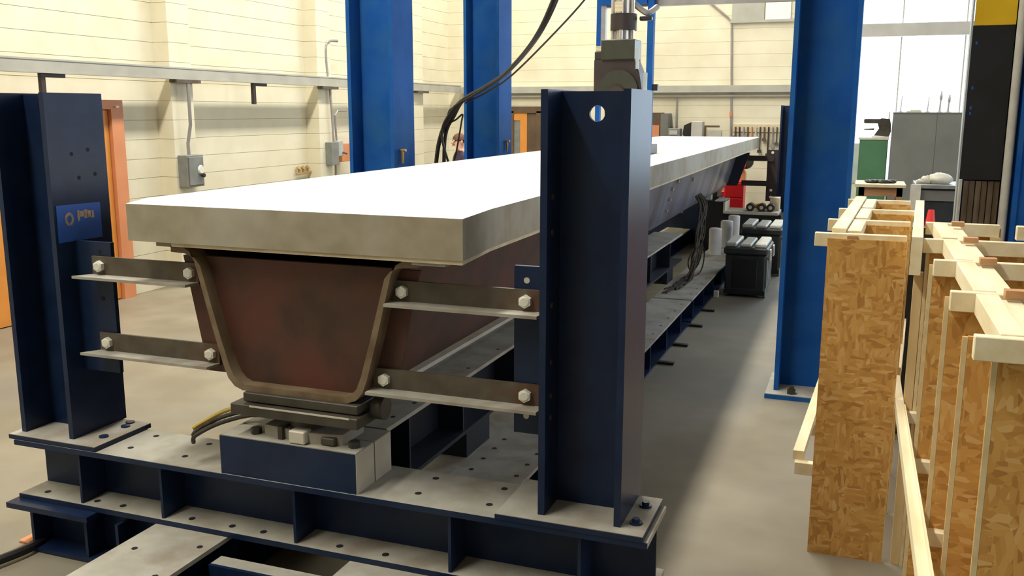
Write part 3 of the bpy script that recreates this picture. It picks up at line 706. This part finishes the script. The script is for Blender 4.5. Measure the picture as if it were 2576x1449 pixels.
bx('stud', M_stud, t, 0.555, 0.595, 4.585, 4.629, 0.0, 1.352)
for ya, yb in ((2.303, 2.81), (2.863, 3.41), (3.463, 3.98), (4.067, 4.59)):
    bx('rail', M_lumber, t, 0.318, 0.375, ya, yb, 1.35, 1.408, 0.002)
    bx('rail', M_lumber, t, 0.377, 0.43, ya, yb, 1.35, 1.396, 0.002)
for y in (3.40, 2.80, 3.95, 4.5):
    bx('end_block', M_tan, t, 0.385, 0.435, y - 0.03, y + 0.01, 1.4085, 1.428)
lum(t, 'low_rail', M_lumber, [(0.205, 2.2), (0.235, 2.2), (0.222, 4.4), (0.19, 4.4)], 0.692, 0.735)
lum(t, 'low_rail', M_lumber, [(0.2355, 2.2), (0.242, 2.2), (0.2265, 3.9), (0.2225, 3.9)], 0.692, 0.75)
t = thing('form_panel_rack', (0.9, 4.7, 0), 'strand board form panel just past the right rack at the frame edge', 'form rack', 'strand board form racks')
bx('osb_panel', M_osb, t, 0.72, 1.1, 4.62, 4.632, 0, 1.36)
bx('batten', M_lumber, t, 0.655, 1.1, 4.575, 4.619, 1.345, 1.408, 0.003)
tag(bx('gap_filler_board', M_case, None, 0.20, 0.48, 5.80, 5.82, 0.0, 1.25), 'dark stand-in board for the machine column base seen between the two form racks', 'board')  # added to darken the gap, standing in for the machine column base

# ================================================================== things on and by the girder
for i, (x, y, h, lab) in enumerate(((-1.585, 11.18, 0.31, 'pale concrete test cylinder on the floor girder, nearest of three'), (-1.545, 11.85, 0.33, 'pale concrete test cylinder on the floor girder, middle of three'), (-1.53, 12.45, 0.335, 'pale concrete test cylinder on the floor girder, farthest of three'))):
    bm = B(); cyl(bm, (x, y, ZG), (x, y, ZG + h - 0.008), 0.074, 0.074, 28); cyl(bm, (x, y, ZG + h - 0.008), (x, y, ZG + h), 0.074, 0.069, 28)
    t = thing('test_cylinder', (x, y, ZG), lab, 'cylinder', 'concrete test cylinders')
    obj('cylinder_body', bm, M_cyl, t, smooth=True)
    bm = B(); cyl(bm, (x, y, ZG + h), (x, y, ZG + h + 0.006), 0.066, 0.062, 24); obj('cap', bm, M_block, t, smooth=True)
def wheeled_case(x0, x1, y0, y1, h, label):
    t = thing('wheeled_case', ((x0 + x1) / 2, (y0 + y1) / 2, 0), label, 'case', 'wheeled tool cases')
    bx('case_body', M_case, t, x0 + 0.02, x1 - 0.02, y0 + 0.015, y1 - 0.015, 0.03, h - 0.12, 0.012)
    bx('front_panel', M_black, t, x0 + 0.1, x1 - 0.1, y0 + 0.004, y0 + 0.016, 0.10, h - 0.17, 0.003)
    bx('base_strip', M_black, t, x0 + 0.015, x1 - 0.015, y0 + 0.0, y0 + 0.015, 0.03, 0.075)
    for k in range(4):
        yy = y0 + 0.06 + k * (y1 - y0 - 0.12) / 4
        bx('side_rib', M_caseside, t, x1 - 0.02, x1 - 0.002, yy, yy + 0.07, 0.10, h - 0.17, 0.004)
    lid = bx('lid', M_case, t, x0 + 0.0, x1 - 0.0, y0 + 0.0, y1, h - 0.12, h - 0.045, 0.015)
    w3 = (x1 - x0) / 3
    for k in range(3):
        bx('lid_ridge', M_caselid, lid, x0 + 0.012 + k * w3, x0 + (k + 1) * w3 - 0.02, y0 + 0.03, y1 - 0.03, h - 0.045, h - (0.012 if k == 1 else 0.0), 0.012)
    for yy in (y0 + 0.12, y1 - 0.2):
        bx('latch', M_caselid, t, x1, x1 + 0.022, yy, yy + 0.09, h - 0.19, h - 0.07, 0.005)
    for xx in (x0 + 0.02, x1 - 0.04):
        bm = B(); cyl(bm, (xx, y0 + 0.06, 0.05), (xx + 0.03, y0 + 0.06, 0.05), 0.05, 0.05, 18); obj('wheel', bm, M_caseside, t, smooth=True)
    return t
wheeled_case(-1.29, -0.845, 9.74, 10.42, 0.565, 'dark wheeled tool case with pale ribbed lid, nearer of two')
wheeled_case(-1.29, -0.82, 11.15, 11.85, 0.60, 'dark wheeled tool case with pale ribbed lid, farther of two')
tag(bx('wood_block', M_block, None, -1.36, -1.31, 9.62, 9.68, 0.0, 0.07, 0.004), 'small pale block on the floor left of the near tool case', 'block')
# cables hanging off the girder side
random.seed(3)
t = thing('gauge_cables', (-1.58, 10.2, ZG), 'bundle of thin grey gauge cables hanging from the girder to the floor girder', 'cables')
for k in range(15):
    o1 = random.uniform(-0.25, 0.25); o2 = random.uniform(-0.32, 0.32); y_t = 10.6 + o1
    j = lambda a_: random.uniform(-a_, a_)
    pts = [(side_x(0.97) - SK * 7.6 + 0.012, y_t, 0.97), (-1.66 + j(0.03), y_t - 0.05 + j(0.08), 0.85), (-1.61 + j(0.05), 10.15 + o1 * 0.8 + j(0.15), 0.60), (-1.58 + j(0.05), 9.75 + o2 * 0.8 + j(0.15), 0.38), (-1.57 + j(0.05), 9.48 + o2, ZG + 0.012), (-1.61 + j(0.06), 9.05 + o2, ZG + 0.010)]
    if k % 2: pts.append((-1.66 + o1 * 0.3, 8.75 + o2, ZG + 0.010))
    obj('cable', tube(B(), pts, 0.0075, 6), M_cable, t, smooth=True)

# ================================================================== far bench and clutter
t = thing('dark_bench', (-1.5, 13.2, 0), 'dark workbench with pale top edge near the far end of the slab', 'bench')
bx('bench_top', M_block, t, -1.72, -1.02, 12.95, 13.5, 0.525, 0.56)
bx('bench_front', M_black, t, -1.80, -0.98, 13.0, 13.45, 0.0, 0.525)
bx('side_box', M_black, t, -2.0, -1.745, 12.95, 13.4, 0.0, 0.69)
bx('side_trim', M_block, t, -1.745, -1.72, 12.93, 13.4, 0.53, 0.70)
bx('side_trim', M_block, t, -1.86, -1.72, 12.93, 13.4, 0.69, 0.705)
t = thing('red_cabinet', (-1.8, 14.55, 0), 'bright red tool cabinet standing behind the slab end by the dark bench', 'cabinet')
bx('cabinet_body', M_red, t, -1.945, -1.66, 14.45, 14.7, 0.0, 0.865, 0.006)
bx('cabinet_drawer', M_red, t, -1.93, -1.675, 14.435, 14.45, 0.42, 0.60, 0.003)
bx('cabinet_drawer', M_red, t, -1.93, -1.675, 14.435, 14.45, 0.62, 0.84, 0.003)
bx('side_shelf', M_red, t, -2.14, -1.945, 14.47, 14.68, 0.62, 0.70, 0.004)
tag(bx('pale_tray', M_elec2, None, -2.02, -1.94, 13.1, 13.25, 0.69, 0.76, 0.004), 'small pale tray on the dark side box by the red cabinet', 'tray')
for i, (x, lab) in enumerate(((-1.40, 'dark tool reel on the bench right of the red cabinet, left one'), (-1.25, 'dark tool reel on the bench, middle one'), (-1.13, 'dark tool reel on the bench, right one'))):
    t = thing('tool_reel', (x, 13.1, 0.56), lab, 'reel', 'tool reels on the bench')
    bm = B(); cyl(bm, (x, 13.05, 0.615), (x, 13.2, 0.615), 0.055, 0.055, 20); obj('reel_drum', bm, M_maroon, t, smooth=True)
    bm = B(); cyl(bm, (x, 13.04, 0.615), (x, 13.05, 0.615), 0.025, 0.025, 16); obj('reel_hub', bm, M_block, t)
tag(obj('cardboard_box', box(B(), -1.16, -1.03, 13.25, 13.42, 0.56, 0.74, 0.004), M_ply), 'tan cardboard box on the right end of the dark bench', 'box')
t = thing('yellow_rag', (-1.36, 13.32, 0.56), 'crumpled yellow rag on the dark bench', 'rag')
bm = B()
for k in range(7):
    sphere(bm, (-1.42 + 0.03 * k, 13.32 + random.uniform(-.03, .03), 0.585 + random.uniform(0, .06)), 0.035, (1.2, 1, 0.8), 10, 8)
obj('rag_folds', bm, M_yellow, t, smooth=True)
t = thing('hand_wheel', (-1.62, 15.0, 0.0), 'olive and red machine hand wheel behind the slab end', 'machine')
bm = B(); cyl(bm, (-1.70, 14.95, 1.135), (-1.70, 14.99, 1.135), 0.115, 0.115, 24); obj('wheel_disc', bm, M_olive, t, smooth=True)
bm = B(); cyl(bm, (-1.75, 14.91, 1.085), (-1.75, 14.95, 1.085), 0.06, 0.05, 16); obj('red_hub', bm, M_red, t, smooth=True)
obj('machine_stand', prism(B(), [(-1.88, 0.0), (-1.70, 0.0), (-1.70, 0.95), (-1.76, 1.08), (-1.84, 1.08)], 'y', 14.97, 15.1), M_oframe, t)
# things along the back wall seen over the slab
t = thing('fume_cabinet', (-3.15, YB - 0.2, 0), 'dark red-brown wall cabinet with pale side over the slab far end', 'cabinet')
bx('cabinet_body', M_brown, t, -3.36, -3.13, YB - 0.3, YB - 0.01, 0.0, 1.88)
bx('cabinet_door', M_oframe, t, -3.34, -3.15, YB - 0.315, YB - 0.3, 1.2, 1.68)
bx('cabinet_side', M_grey, t, -3.13, -3.01, YB - 0.3, YB - 0.01, 0.0, 1.87)
t = thing('back_counter', (-2.2, YB - 0.3, 0), 'pale wall counter behind the far end of the slab', 'counter')
bx('counter_top', M_dust, t, -3.0, -2.08, YB - 0.5, YB - 0.07, 1.36, 1.40)
for x in (-2.95, -2.2):
    bx('counter_leg', M_dust, t, x, x + 0.06, YB - 0.45, YB - 0.1, 0, 1.36)
t = thing('monitor', (-2.6, YB - 0.3, 1.40), 'old grey monitor with dark back on the back counter', 'monitor')
bx('monitor_case', M_frame, t, -2.62, -2.44, YB - 0.36, YB - 0.15, 1.44, 1.745, 0.01)
obj('monitor_back', prism(B(), [(-2.62, 1.45), (-2.62, 1.735), (-2.74, 1.68), (-2.76, 1.54), (-2.70, 1.45)], 'y', YB - 0.34, YB - 0.18), M_black, t)
bx('monitor_foot', M_frame, t, -2.68, -2.5, YB - 0.35, YB - 0.15, 1.40, 1.45)
t = thing('instrument_box', (-2.9, YB - 0.3, 1.40), 'low grey instrument box left of the monitor on the counter', 'instrument')
bx('instrument_case', M_elec, t, -3.0, -2.80, YB - 0.35, YB - 0.15, 1.40, 1.63, 0.008)
bx('instrument_face', M_frame, t, -2.97, -2.84, YB - 0.36, YB - 0.35, 1.53, 1.60)
t = thing('wire_stand', (-2.3, YB - 0.3, 1.40), 'small brown stand right of the monitor on the counter', 'stand')
bx('stand_post', M_brown, t, -2.42, -2.39, YB - 0.3, YB - 0.27, 1.40, 1.68)
bx('stand_arm', M_brown, t, -2.39, -2.18, YB - 0.3, YB - 0.27, 1.65, 1.68)
bx('stand_box', M_rail, t, -2.36, -2.14, YB - 0.32, YB - 0.24, 1.40, 1.60, 0.004)
t = thing('tool_board', (-1.65, YB - 0.02, 1.25), 'wooden tool board with hanging tools on the back wall', 'tool board')
bx('board', M_ply, t, -2.0, -1.27, YB - 0.025, YB - 0.001, 1.58, 1.70)
tool_cols = [M_brown, M_maroon, M_pipe, M_angle, M_oframe, M_block, M_dark]
for k in range(11):
    x = -1.96 + 0.065 * k
    bm = B(); L = (0.14, 0.2, 0.12, 0.28, 0.22, 0.17, 0.36, 0.2, 0.42, 0.3, 0.24)[k]
    cyl(bm, (x, YB - 0.04, 1.66), (x, YB - 0.04, 1.66 - L), 0.012, 0.012, 8)
    if k % 2: cyl(bm, (x, YB - 0.055, 1.66 - L), (x, YB - 0.03, 1.66 - L), 0.032, 0.032, 14)
    else: box(bm, x - 0.031, x + 0.031, YB - 0.055, YB - 0.03, 1.66 - L - 0.05, 1.66 - L)
    tl = tag(obj('hanging_tool', bm, tool_cols[k % 7]), 'small tool hanging in the row on the wooden tool board', 'tool', 'tools on the tool board')
# conduits on the back wall
t = thing('wall_conduit', (-2.1, YB - 0.03, 1.4), 'thin conduit with a bend running up the back wall', 'conduit')
obj('conduit_pipe', tube(B(), [(-2.03, YB - 0.03, 1.42), (-2.05, YB - 0.03, 2.1), (-2.10, YB - 0.03, 3.30), (-2.16, YB - 0.03, 3.37), (-2.46, YB - 0.03, 3.62), (-2.7, YB - 0.03, 3.85)], 0.016, 8, False), M_pipe, t)
bx('conduit_fitting', M_oframe, t, -2.065, -2.03, YB - 0.06, YB - 0.01, 1.82, 1.90)
tag(obj('wall_conduit', tube(B(), [(-2.92, YB - 0.03, 1.40), (-2.93, YB - 0.03, 2.14)], 0.014, 8, False), M_pipe), 'short straight conduit below the rail on the back wall', 'conduit')
t = thing('wall_shelf_frame', (-1.6, YB - 0.02, 3.3), 'pale framed opening high on the back wall', 'frame')
bx('opening_panel', M_rail, t, -2.1, -1.60, YB - 0.03, YB - 0.001, 3.32, 3.95)
bx('opening_panel', M_white, t, -1.58, -1.20, YB - 0.03, YB - 0.001, 3.32, 3.95)
bx('ledge', M_rail, t, -2.12, -0.6, YB - 0.06, YB - 0.03, 3.28, 3.32)
# switch boxes and conduits on the left wall pilasters
PX = XL + 0.2
t = thing('switch_box', (PX, 8.27, 1.08), 'dark grey safety switch box on the near wall pilaster', 'switch box', 'wall switch boxes')
bx('box_body', M_elec, t, PX, PX + 0.12, 8.13, 8.40, 1.09, 1.43, 0.006)
bx('box_cover', M_elec, t, PX + 0.12, PX + 0.135, 8.15, 8.38, 1.11, 1.41, 0.004)
bm = B(); cyl(bm, (PX + 0.135, 8.33, 1.27), (PX + 0.15, 8.33, 1.27), 0.05, 0.04, 16); obj('dial', bm, M_bolt, t)
bm = B(); cyl(bm, (PX + 0.15, 8.33, 1.21), (PX + 0.18, 8.33, 1.21), 0.022, 0.022, 12); obj('knob', bm, M_maroon, t)
obj('conduit', tube(B(), [(PX + 0.05, 8.255, 1.43), (PX + 0.05, 8.25, 1.55), (PX + 0.09, 8.26, 1.75), (PX + 0.09, 8.26, 2.18)], 0.018, 8, False), M_pipe, t, smooth=True)
t = thing('switch_box', (PX, 11.25, 1.17), 'tall grey switch box on the far wall pilaster', 'switch box', 'wall switch boxes')
bx('box_body', M_elec, t, PX, PX + 0.1, 11.08, 11.27, 1.17, 1.48, 0.006)
obj('conduit', tube(B(), [(PX + 0.05, 11.22, 1.48), (PX + 0.05, 11.2, 1.8), (PX + 0.05, 11.17, 2.18)], 0.016, 8, False), M_pipe, t)
t = thing('switch_box', (XL, 11.4, 1.28), 'pale switch box beside the tall grey one on the left wall', 'switch box', 'wall switch boxes')
bx('box_body', M_elec2, t, XL, XL + 0.25, 11.33, 11.47, 1.28, 1.49, 0.006)
obj('conduit', tube(B(), [(XL + 0.2, 11.38, 1.49), (XL + 0.2, 11.35, 1.84), (XL + 0.2, 11.42, 1.90), (XL + 0.2, 11.66, 1.905)], 0.014, 8, False), M_pipe, t)
obj('conduit', tube(B(), [(XL + 0.15, 11.42, 1.28), (XL + 0.15, 11.42, 0.9)], 0.014, 8, False), M_pipe, t)
bm = B(); cyl(bm, (XL + 0.25, 11.45, 1.33), (XL + 0.31, 11.47, 1.31), 0.012, 0.012, 8); obj('lever', bm, M_dark, t)
tag(bx('orange_box', M_oframe, None, XL, XL + 0.16, 11.58, 11.80, 1.19, 1.445, 0.006), 'orange wall box between the switch boxes and the blue column', 'box')
tag(obj('gooseneck_pipe', tube(B(), [(XL + 0.2, 11.20, 2.36), (XL + 0.2, 11.17, 2.6), (XL + 0.2, 11.19, 2.78), (XL + 0.2, 11.30, 2.83), (XL + 0.2, 11.48, 2.84)], 0.02, 8), M_pipe, smooth=True), 'grey gooseneck pipe standing on the left wall rail', 'pipe')
t = thing('valve_manifold', (XL + 0.03, 10.8, 1.02), 'brass valve manifold low on the left wall above the slab edge', 'manifold')
obj('manifold_pipe', tube(B(), [(XL + 0.04, 10.62, 1.07), (XL + 0.04, 11.02, 1.09)], 0.016, 8, False), M_brass, t)
for y in (10.66, 10.76, 10.87, 10.98):
    bm = B(); cyl(bm, (XL + 0.04, y, 1.08), (XL + 0.04, y, 1.14), 0.014, 0.014, 8); cyl(bm, (XL + 0.03, y, 1.14), (XL + 0.05, y, 1.155), 0.03, 0.03, 12)
    obj('valve', bm, M_brass, t)

# ================================================================== right background
t = thing('grey_locker', (0.85, 14.9, 0), 'tall grey double door steel cabinet in front of the bright window', 'cabinet')
bx('cabinet_body', M_grey, t, 0.37, 1.31, 14.75, 15.25, 0.0, 1.88)
bx('cabinet_door', M_grey, t, 0.375, 0.953, 14.735, 14.75, 0.06, 1.865)
bx('cabinet_door', M_grey, t, 0.957, 1.305, 14.735, 14.75, 0.06, 1.865)
bm = B(); cyl(bm, (0.99, 14.735, 1.0), (0.99, 14.70, 1.0), 0.012, 0.012, 8); obj('handle', bm, M_chrome, t)
bx('cabinet_cap', M_grey, t, 0.365, 1.315, 14.74, 15.25, 1.88, 1.895)
for k, (x, h, r) in enumerate(((0.47, 0.24, 0.008), (0.83, 0.22, 0.009), (0.99, 0.30, 0.016), (1.10, 0.25, 0.016))):
    bm = B(); cyl(bm, (x, 14.95, 1.91), (x + 0.01, 14.95, 1.895 + h), r, r * 0.6, 8); cyl(bm, (x, 14.95, 1.895), (x, 14.95, 1.915), 0.05, 0.03, 12)
    if k > 1: sphere(bm, (x + 0.008, 14.95, 1.895 + h * 0.72), 0.022, (1, 1, 2.4), 10, 8)
    tag(obj('standing_rod', bm, M_pipe), ['thin rod standing on the left end of the grey cabinet', 'thin rod with wide foot near the middle of the cabinet top', 'tallest knobbed rod on the grey cabinet top', 'knobbed rod at the right end of the cabinet top'][k], 'rod', 'rods on the cabinet')
t = thing('paper_pile', (0.72, 14.95, 1.895), 'low uneven pile of papers on top of the grey cabinet', 'papers')
bx('sheets', M_bag, t, 0.55, 0.75, 14.85, 15.05, 1.895, 1.915)
bx('sheets', M_bag, t, 0.60, 0.74, 14.85, 15.05, 1.915, 1.93)
t = thing('green_cabinet', (0.13, 14.9, 0), 'green metal cabinet left of the tall grey cabinet', 'cabinet')
bx('cabinet_body', M_green, t, -0.06, 0.33, 14.8, 15.25, 0.0, 1.50)
bx('cabinet_door', M_green, t, -0.05, 0.32, 14.785, 14.8, 0.05, 1.49)
bx('cabinet_top', M_block, t, -0.08, 0.34, 14.78, 15.27, 1.50, 1.53)
bx('handle', M_dark, t, 0.27, 0.285, 14.77, 14.785, 0.8, 0.92)
t = thing('drill_press_head', (0.2, 15.0, 1.53), 'dark drill press head standing on the green cabinet', 'machine')
obj('press_body', prism(B(), [(0.13, 1.555), (0.34, 1.546), (0.362, 1.62), (0.355, 1.72), (0.335, 1.80), (0.22, 1.81), (0.16, 1.77), (0.195, 1.66)], 'y', 14.92, 15.05), M_dark, t)
bx('press_arm', M_dark, t, -0.02, 0.22, 14.94, 15.03, 1.735, 1.80, 0.012)
bm = B(); cyl(bm, (-0.01, 14.98, 1.645), (0.13, 14.98, 1.65), 0.008, 0.014, 8); obj('quill_handle', bm, M_maroon, t)
bm = B(); cyl(bm, (0.32, 14.98, 1.78), (0.325, 14.98, 1.90), 0.008, 0.006, 8); obj('press_rod', bm, M_pipe, t)
bx('press_foot', M_block, t, 0.10, 0.34, 14.9, 15.06, 1.53, 1.545)
t = thing('wooden_table', (0.2, 11.2, 0), 'tan wooden table with a pale top behind the form rack', 'table')
bx('table_top', M_ply, t, -0.06, 0.46, 10.95, 11.6, 1.09, 1.12)
bx('apron', M_tan, t, -0.02, 0.43, 11.0, 11.03, 0.99, 1.09)
for x, y in ((-0.02, 11.0), (0.37, 11.0), (-0.02, 11.5), (0.37, 11.5)):
    bx('leg', M_tan, t, x, x + 0.06, y, y + 0.06, 0, 1.09)
t = thing('clutter_heap', (0.2, 11.2, 1.12), 'dark scraps heaped on the wooden table', 'scraps')
bm = B()
for k in range(8): sphere(bm, (0.08 + 0.035 * k, 11.2 + random.uniform(-.05, .05), 1.14), 0.035, (1.4, 1, 0.6), 10, 6)
obj('scrap_pile', bm, M_olive, t, smooth=True)
t = thing('steel_desk', (0.75, 10.7, 0), 'dark grey drawer desk in front of the tall cabinet', 'desk')
bx('desk_top', M_elec, t, 0.53, 0.98, 10.45, 11.1, 1.13, 1.165)
bx('desk_body', M_case, t, 0.56, 0.96, 10.5, 11.05, 0.0, 1.13)
bx('drawer', M_grey, t, 0.575, 0.945, 10.485, 10.5, 1.0, 1.11, 0.003)
bx('drawer', M_case, t, 0.575, 0.945, 10.485, 10.5, 0.75, 0.98, 0.003)
bx('drawer', M_case, t, 0.575, 0.945, 10.485, 10.5, 0.45, 0.73, 0.003)
t = thing('plastic_bag', (0.72, 10.7, 1.165), 'crumpled pale plastic sheet lying on the desk', 'plastic sheet')
bm = B()
sphere(bm, (0.77, 10.7, 1.21), 0.09, (1.35, 1.2, 0.75), 16, 10); sphere(bm, (0.64, 10.68, 1.20), 0.055, (1.1, 1, 0.9), 12, 8); sphere(bm, (0.58, 10.66, 1.185), 0.04, (1.3, 1, 0.6), 12, 8)
for v in bm.verts: v.co += Vector((random.uniform(-.008, .008), 0, random.uniform(-.008, .008)))
obj('sheet_folds', bm, M_bag, t, smooth=True)
obj('sheet_flap', prism(B(), [(0.50, 10.44), (0.57, 10.44), (0.58, 10.42), (0.48, 10.42)], 'z', 0.55, 1.17), M_bag, t)
CX_, CY_ = 0.672, 10.1
t = thing('traffic_cone', (CX_, CY_, 0), 'tall red traffic cone in front of the dark desk', 'cone')
bm = B(); cyl(bm, (CX_, CY_, 0.03), (CX_, CY_, 0.945), 0.15, 0.028, 24); obj('cone_body', bm, M_conered, t, smooth=True)
bx('cone_base', M_conered, t, CX_ - 0.19, CX_ + 0.19, CY_ - 0.19, CY_ + 0.19, 0, 0.03, 0.005)
# striped machine column at the right edge
t = thing('machine_column', (0.95, 7.7, 0), 'blue machine column with black and yellow guard at right edge', 'column')
bx('guard_black', M_black, t, 0.668, 0.935, 7.5, 7.53, 1.42, 2.50)
bx('guard_yellow', M_yellow, t, 0.675, 0.935, 7.5, 7.53, 2.50, 3.4)
bx('lit_edge_strip', M_elec2, t, 0.655, 0.667, 7.5, 7.6, 0, 3.4)  # pale colour paints the lit edge of the column
bx('column_web', M_navy, t, 0.70, 1.6, 7.62, 7.66, 0, 3.4)
bx('column_flange', M_blue, t, 1.02, 1.05, 7.45, 7.85, 0, 3.4)
bx('column_face', M_blue, t, 1.05, 1.5, 7.48, 7.52, 0, 3.4)
bm = B(); cyl(bm, (0.972, 7.5, 0), (0.972, 7.5, 3.4), 0.03, 0.03, 16); obj('guide_rod', bm, M_block, t, smooth=True)
for k in range(6):
    x = 0.70 + k * 0.04
    bx('timber_slat', M_barkslat, t, x, x + 0.034, 7.51 + 0.01 * (k % 2), 7.53 + 0.01 * (k % 2), 0.3, 1.41)
bm = B(); cyl(bm, (0.675, 7.48, 0.3), (0.675, 7.48, 1.42), 0.012, 0.012, 10); obj('side_rod', bm, M_block, t, smooth=True)
for z in (2.37, 2.06, 1.92, 1.88):
    bx('blue_mark', M_sign, t, 0.692, 0.704, 7.4985, 7.5, z, z + 0.02)

# ================================================================== person behind the far blue column
def person():
    px, py = -5.38, 12.6
    t = thing('person', (px, py, 0), 'person in a dark shirt leaning forward, half hidden by the far blue column', 'person')
    me = bpy.data.meshes.new('body')
    J = {'pelvis': (0, 0.02, 0.88), 'waist': (0, 0, 1.0), 'chest': (0, -0.06, 1.18), 'neck0': (0, -0.11, 1.30), 'neck': (0, -0.14, 1.35), 'head0': (-0.01, -0.17, 1.42), 'head1': (-0.01, -0.17, 1.50)}
    for s, n in ((-1, 'l'), (1, 'r')):
        J.update({'sh' + n: (s * 0.18, -0.09, 1.27), 'el' + n: (s * 0.22, -0.14, 1.02), 'wr' + n: (s * 0.10, -0.34, 1.10), 'ha' + n: (s * 0.06, -0.42, 1.13),
                  'hip' + n: (s * 0.09, 0.02, 0.84), 'kn' + n: (s * 0.10, -0.01, 0.46), 'an' + n: (s * 0.11, 0.02, 0.08), 'to' + n: (s * 0.12, -0.13, 0.035)})
    E_ = [('pelvis', 'waist'), ('waist', 'chest'), ('chest', 'neck0'), ('neck0', 'neck'), ('neck', 'head0'), ('head0', 'head1')]
    for n in 'lr':
        E_ += [('neck0', 'sh' + n), ('sh' + n, 'el' + n), ('el' + n, 'wr' + n), ('wr' + n, 'ha' + n), ('pelvis', 'hip' + n), ('hip' + n, 'kn' + n), ('kn' + n, 'an' + n), ('an' + n, 'to' + n)]
    names = list(J)
    RAD = {'pelvis': (.14, .11), 'waist': (.13, .10), 'chest': (.155, .11), 'neck0': (.08, .07), 'neck': (.05, .05), 'head0': (.075, .085), 'head1': (.078, .092),
           'sh': (.06, .06), 'el': (.042, .042), 'wr': (.03, .03), 'ha': (.03, .02), 'hip': (.085, .085), 'kn': (.056, .056), 'an': (.04, .045), 'to': (.035, .03)}
    me.from_pydata([J[k] for k in names], [(names.index(a), names.index(b)) for a, b in E_], [])
    o = bpy.data.objects.new('body', me); COL.objects.link(o); o.parent = t
    sk = o.modifiers.new('skin', 'SKIN')
    for i, k in enumerate(names):
        key = k if k in RAD else k[:-1]
        me.skin_vertices[0].data[i].radius = RAD[key]
        me.skin_vertices[0].data[i].use_root = (k == 'pelvis')
    sb = o.modifiers.new('sub', 'SUBSURF'); sb.levels = 2; sb.render_levels = 2
    for m in (M_shirt, M_trouser, M_skin): me.materials.append(m)
    dg = bpy.context.evaluated_depsgraph_get()
    em = bpy.data.meshes.new_from_object(o.evaluated_get(dg))
    o.modifiers.clear(); o.data = em
    em.materials.clear()
    for m in (M_shirt, M_trouser, M_skin, M_black): em.materials.append(m)
    for p in em.polygons:
        c = p.center; p.use_smooth = True
        if c.z < 0.085: p.material_index = 3
        elif c.z < 0.93 and abs(c.x) < 0.24 and c.y > -0.13: p.material_index = 1
        elif c.z > 1.335 or (c.y < -0.31 and c.z > 1.0): p.material_index = 2
        else: p.material_index = 0
    # hair, face details, fingers
    bm = B(); sphere(bm, (px - 0.01, py - 0.155, 1.495), 0.098, (0.95, 1.05, 0.95), 18, 12)
    bmesh.ops.delete(bm, geom=[v for v in bm.verts if v.co.z < 1.49 and v.co.y < py - 0.15 or v.co.z < 1.43], context='VERTS')
    obj('hair', bm, M_hair, t, smooth=True)
    bm = B(); cyl(bm, (px - 0.01, py - 0.25, 1.475), (px - 0.01, py - 0.285, 1.445), 0.010, 0.016, 8); obj('nose', bm, M_skin, t, smooth=True)
    for s in (-1, 1):
        bm = B(); sphere(bm, (px - 0.01 + s * 0.032, py - 0.25, 1.478), 0.010, (1, 1, 0.7), 8, 6); obj('eye', bm, M_black, t)
        bm = B(); sphere(bm, (px - 0.01 + s * 0.083, py - 0.165, 1.465), 0.025, (0.4, 0.8, 1.2), 8, 6); obj('ear', bm, M_skin, t)
        for f in range(4):
            bm = B(); x = px + s * (0.04 + 0.018 * f); L = (0.055, 0.065, 0.06, 0.048)[f]
            tube(bm, [(x, py - 0.42, 1.135), (x, py - 0.45, 1.135), (x, py - 0.44 - L * 0.7, 1.115)], 0.008, 6)
            obj('finger', bm, M_skin, t, smooth=True)
        bm = B(); tube(bm, [(px + s * 0.05, py - 0.38, 1.12), (px + s * 0.02, py - 0.40, 1.13), (px + s * 0.015, py - 0.43, 1.125)], 0.009, 6)
        obj('thumb', bm, M_skin, t, smooth=True)
    bm = B(); box(bm, px - 0.035, px + 0.015, py - 0.257, py - 0.25, 1.425, 1.432); obj('mouth', bm, M_maroon, t)
    t.rotation_euler = (0, 0, math.radians(-35))
    return t
person()
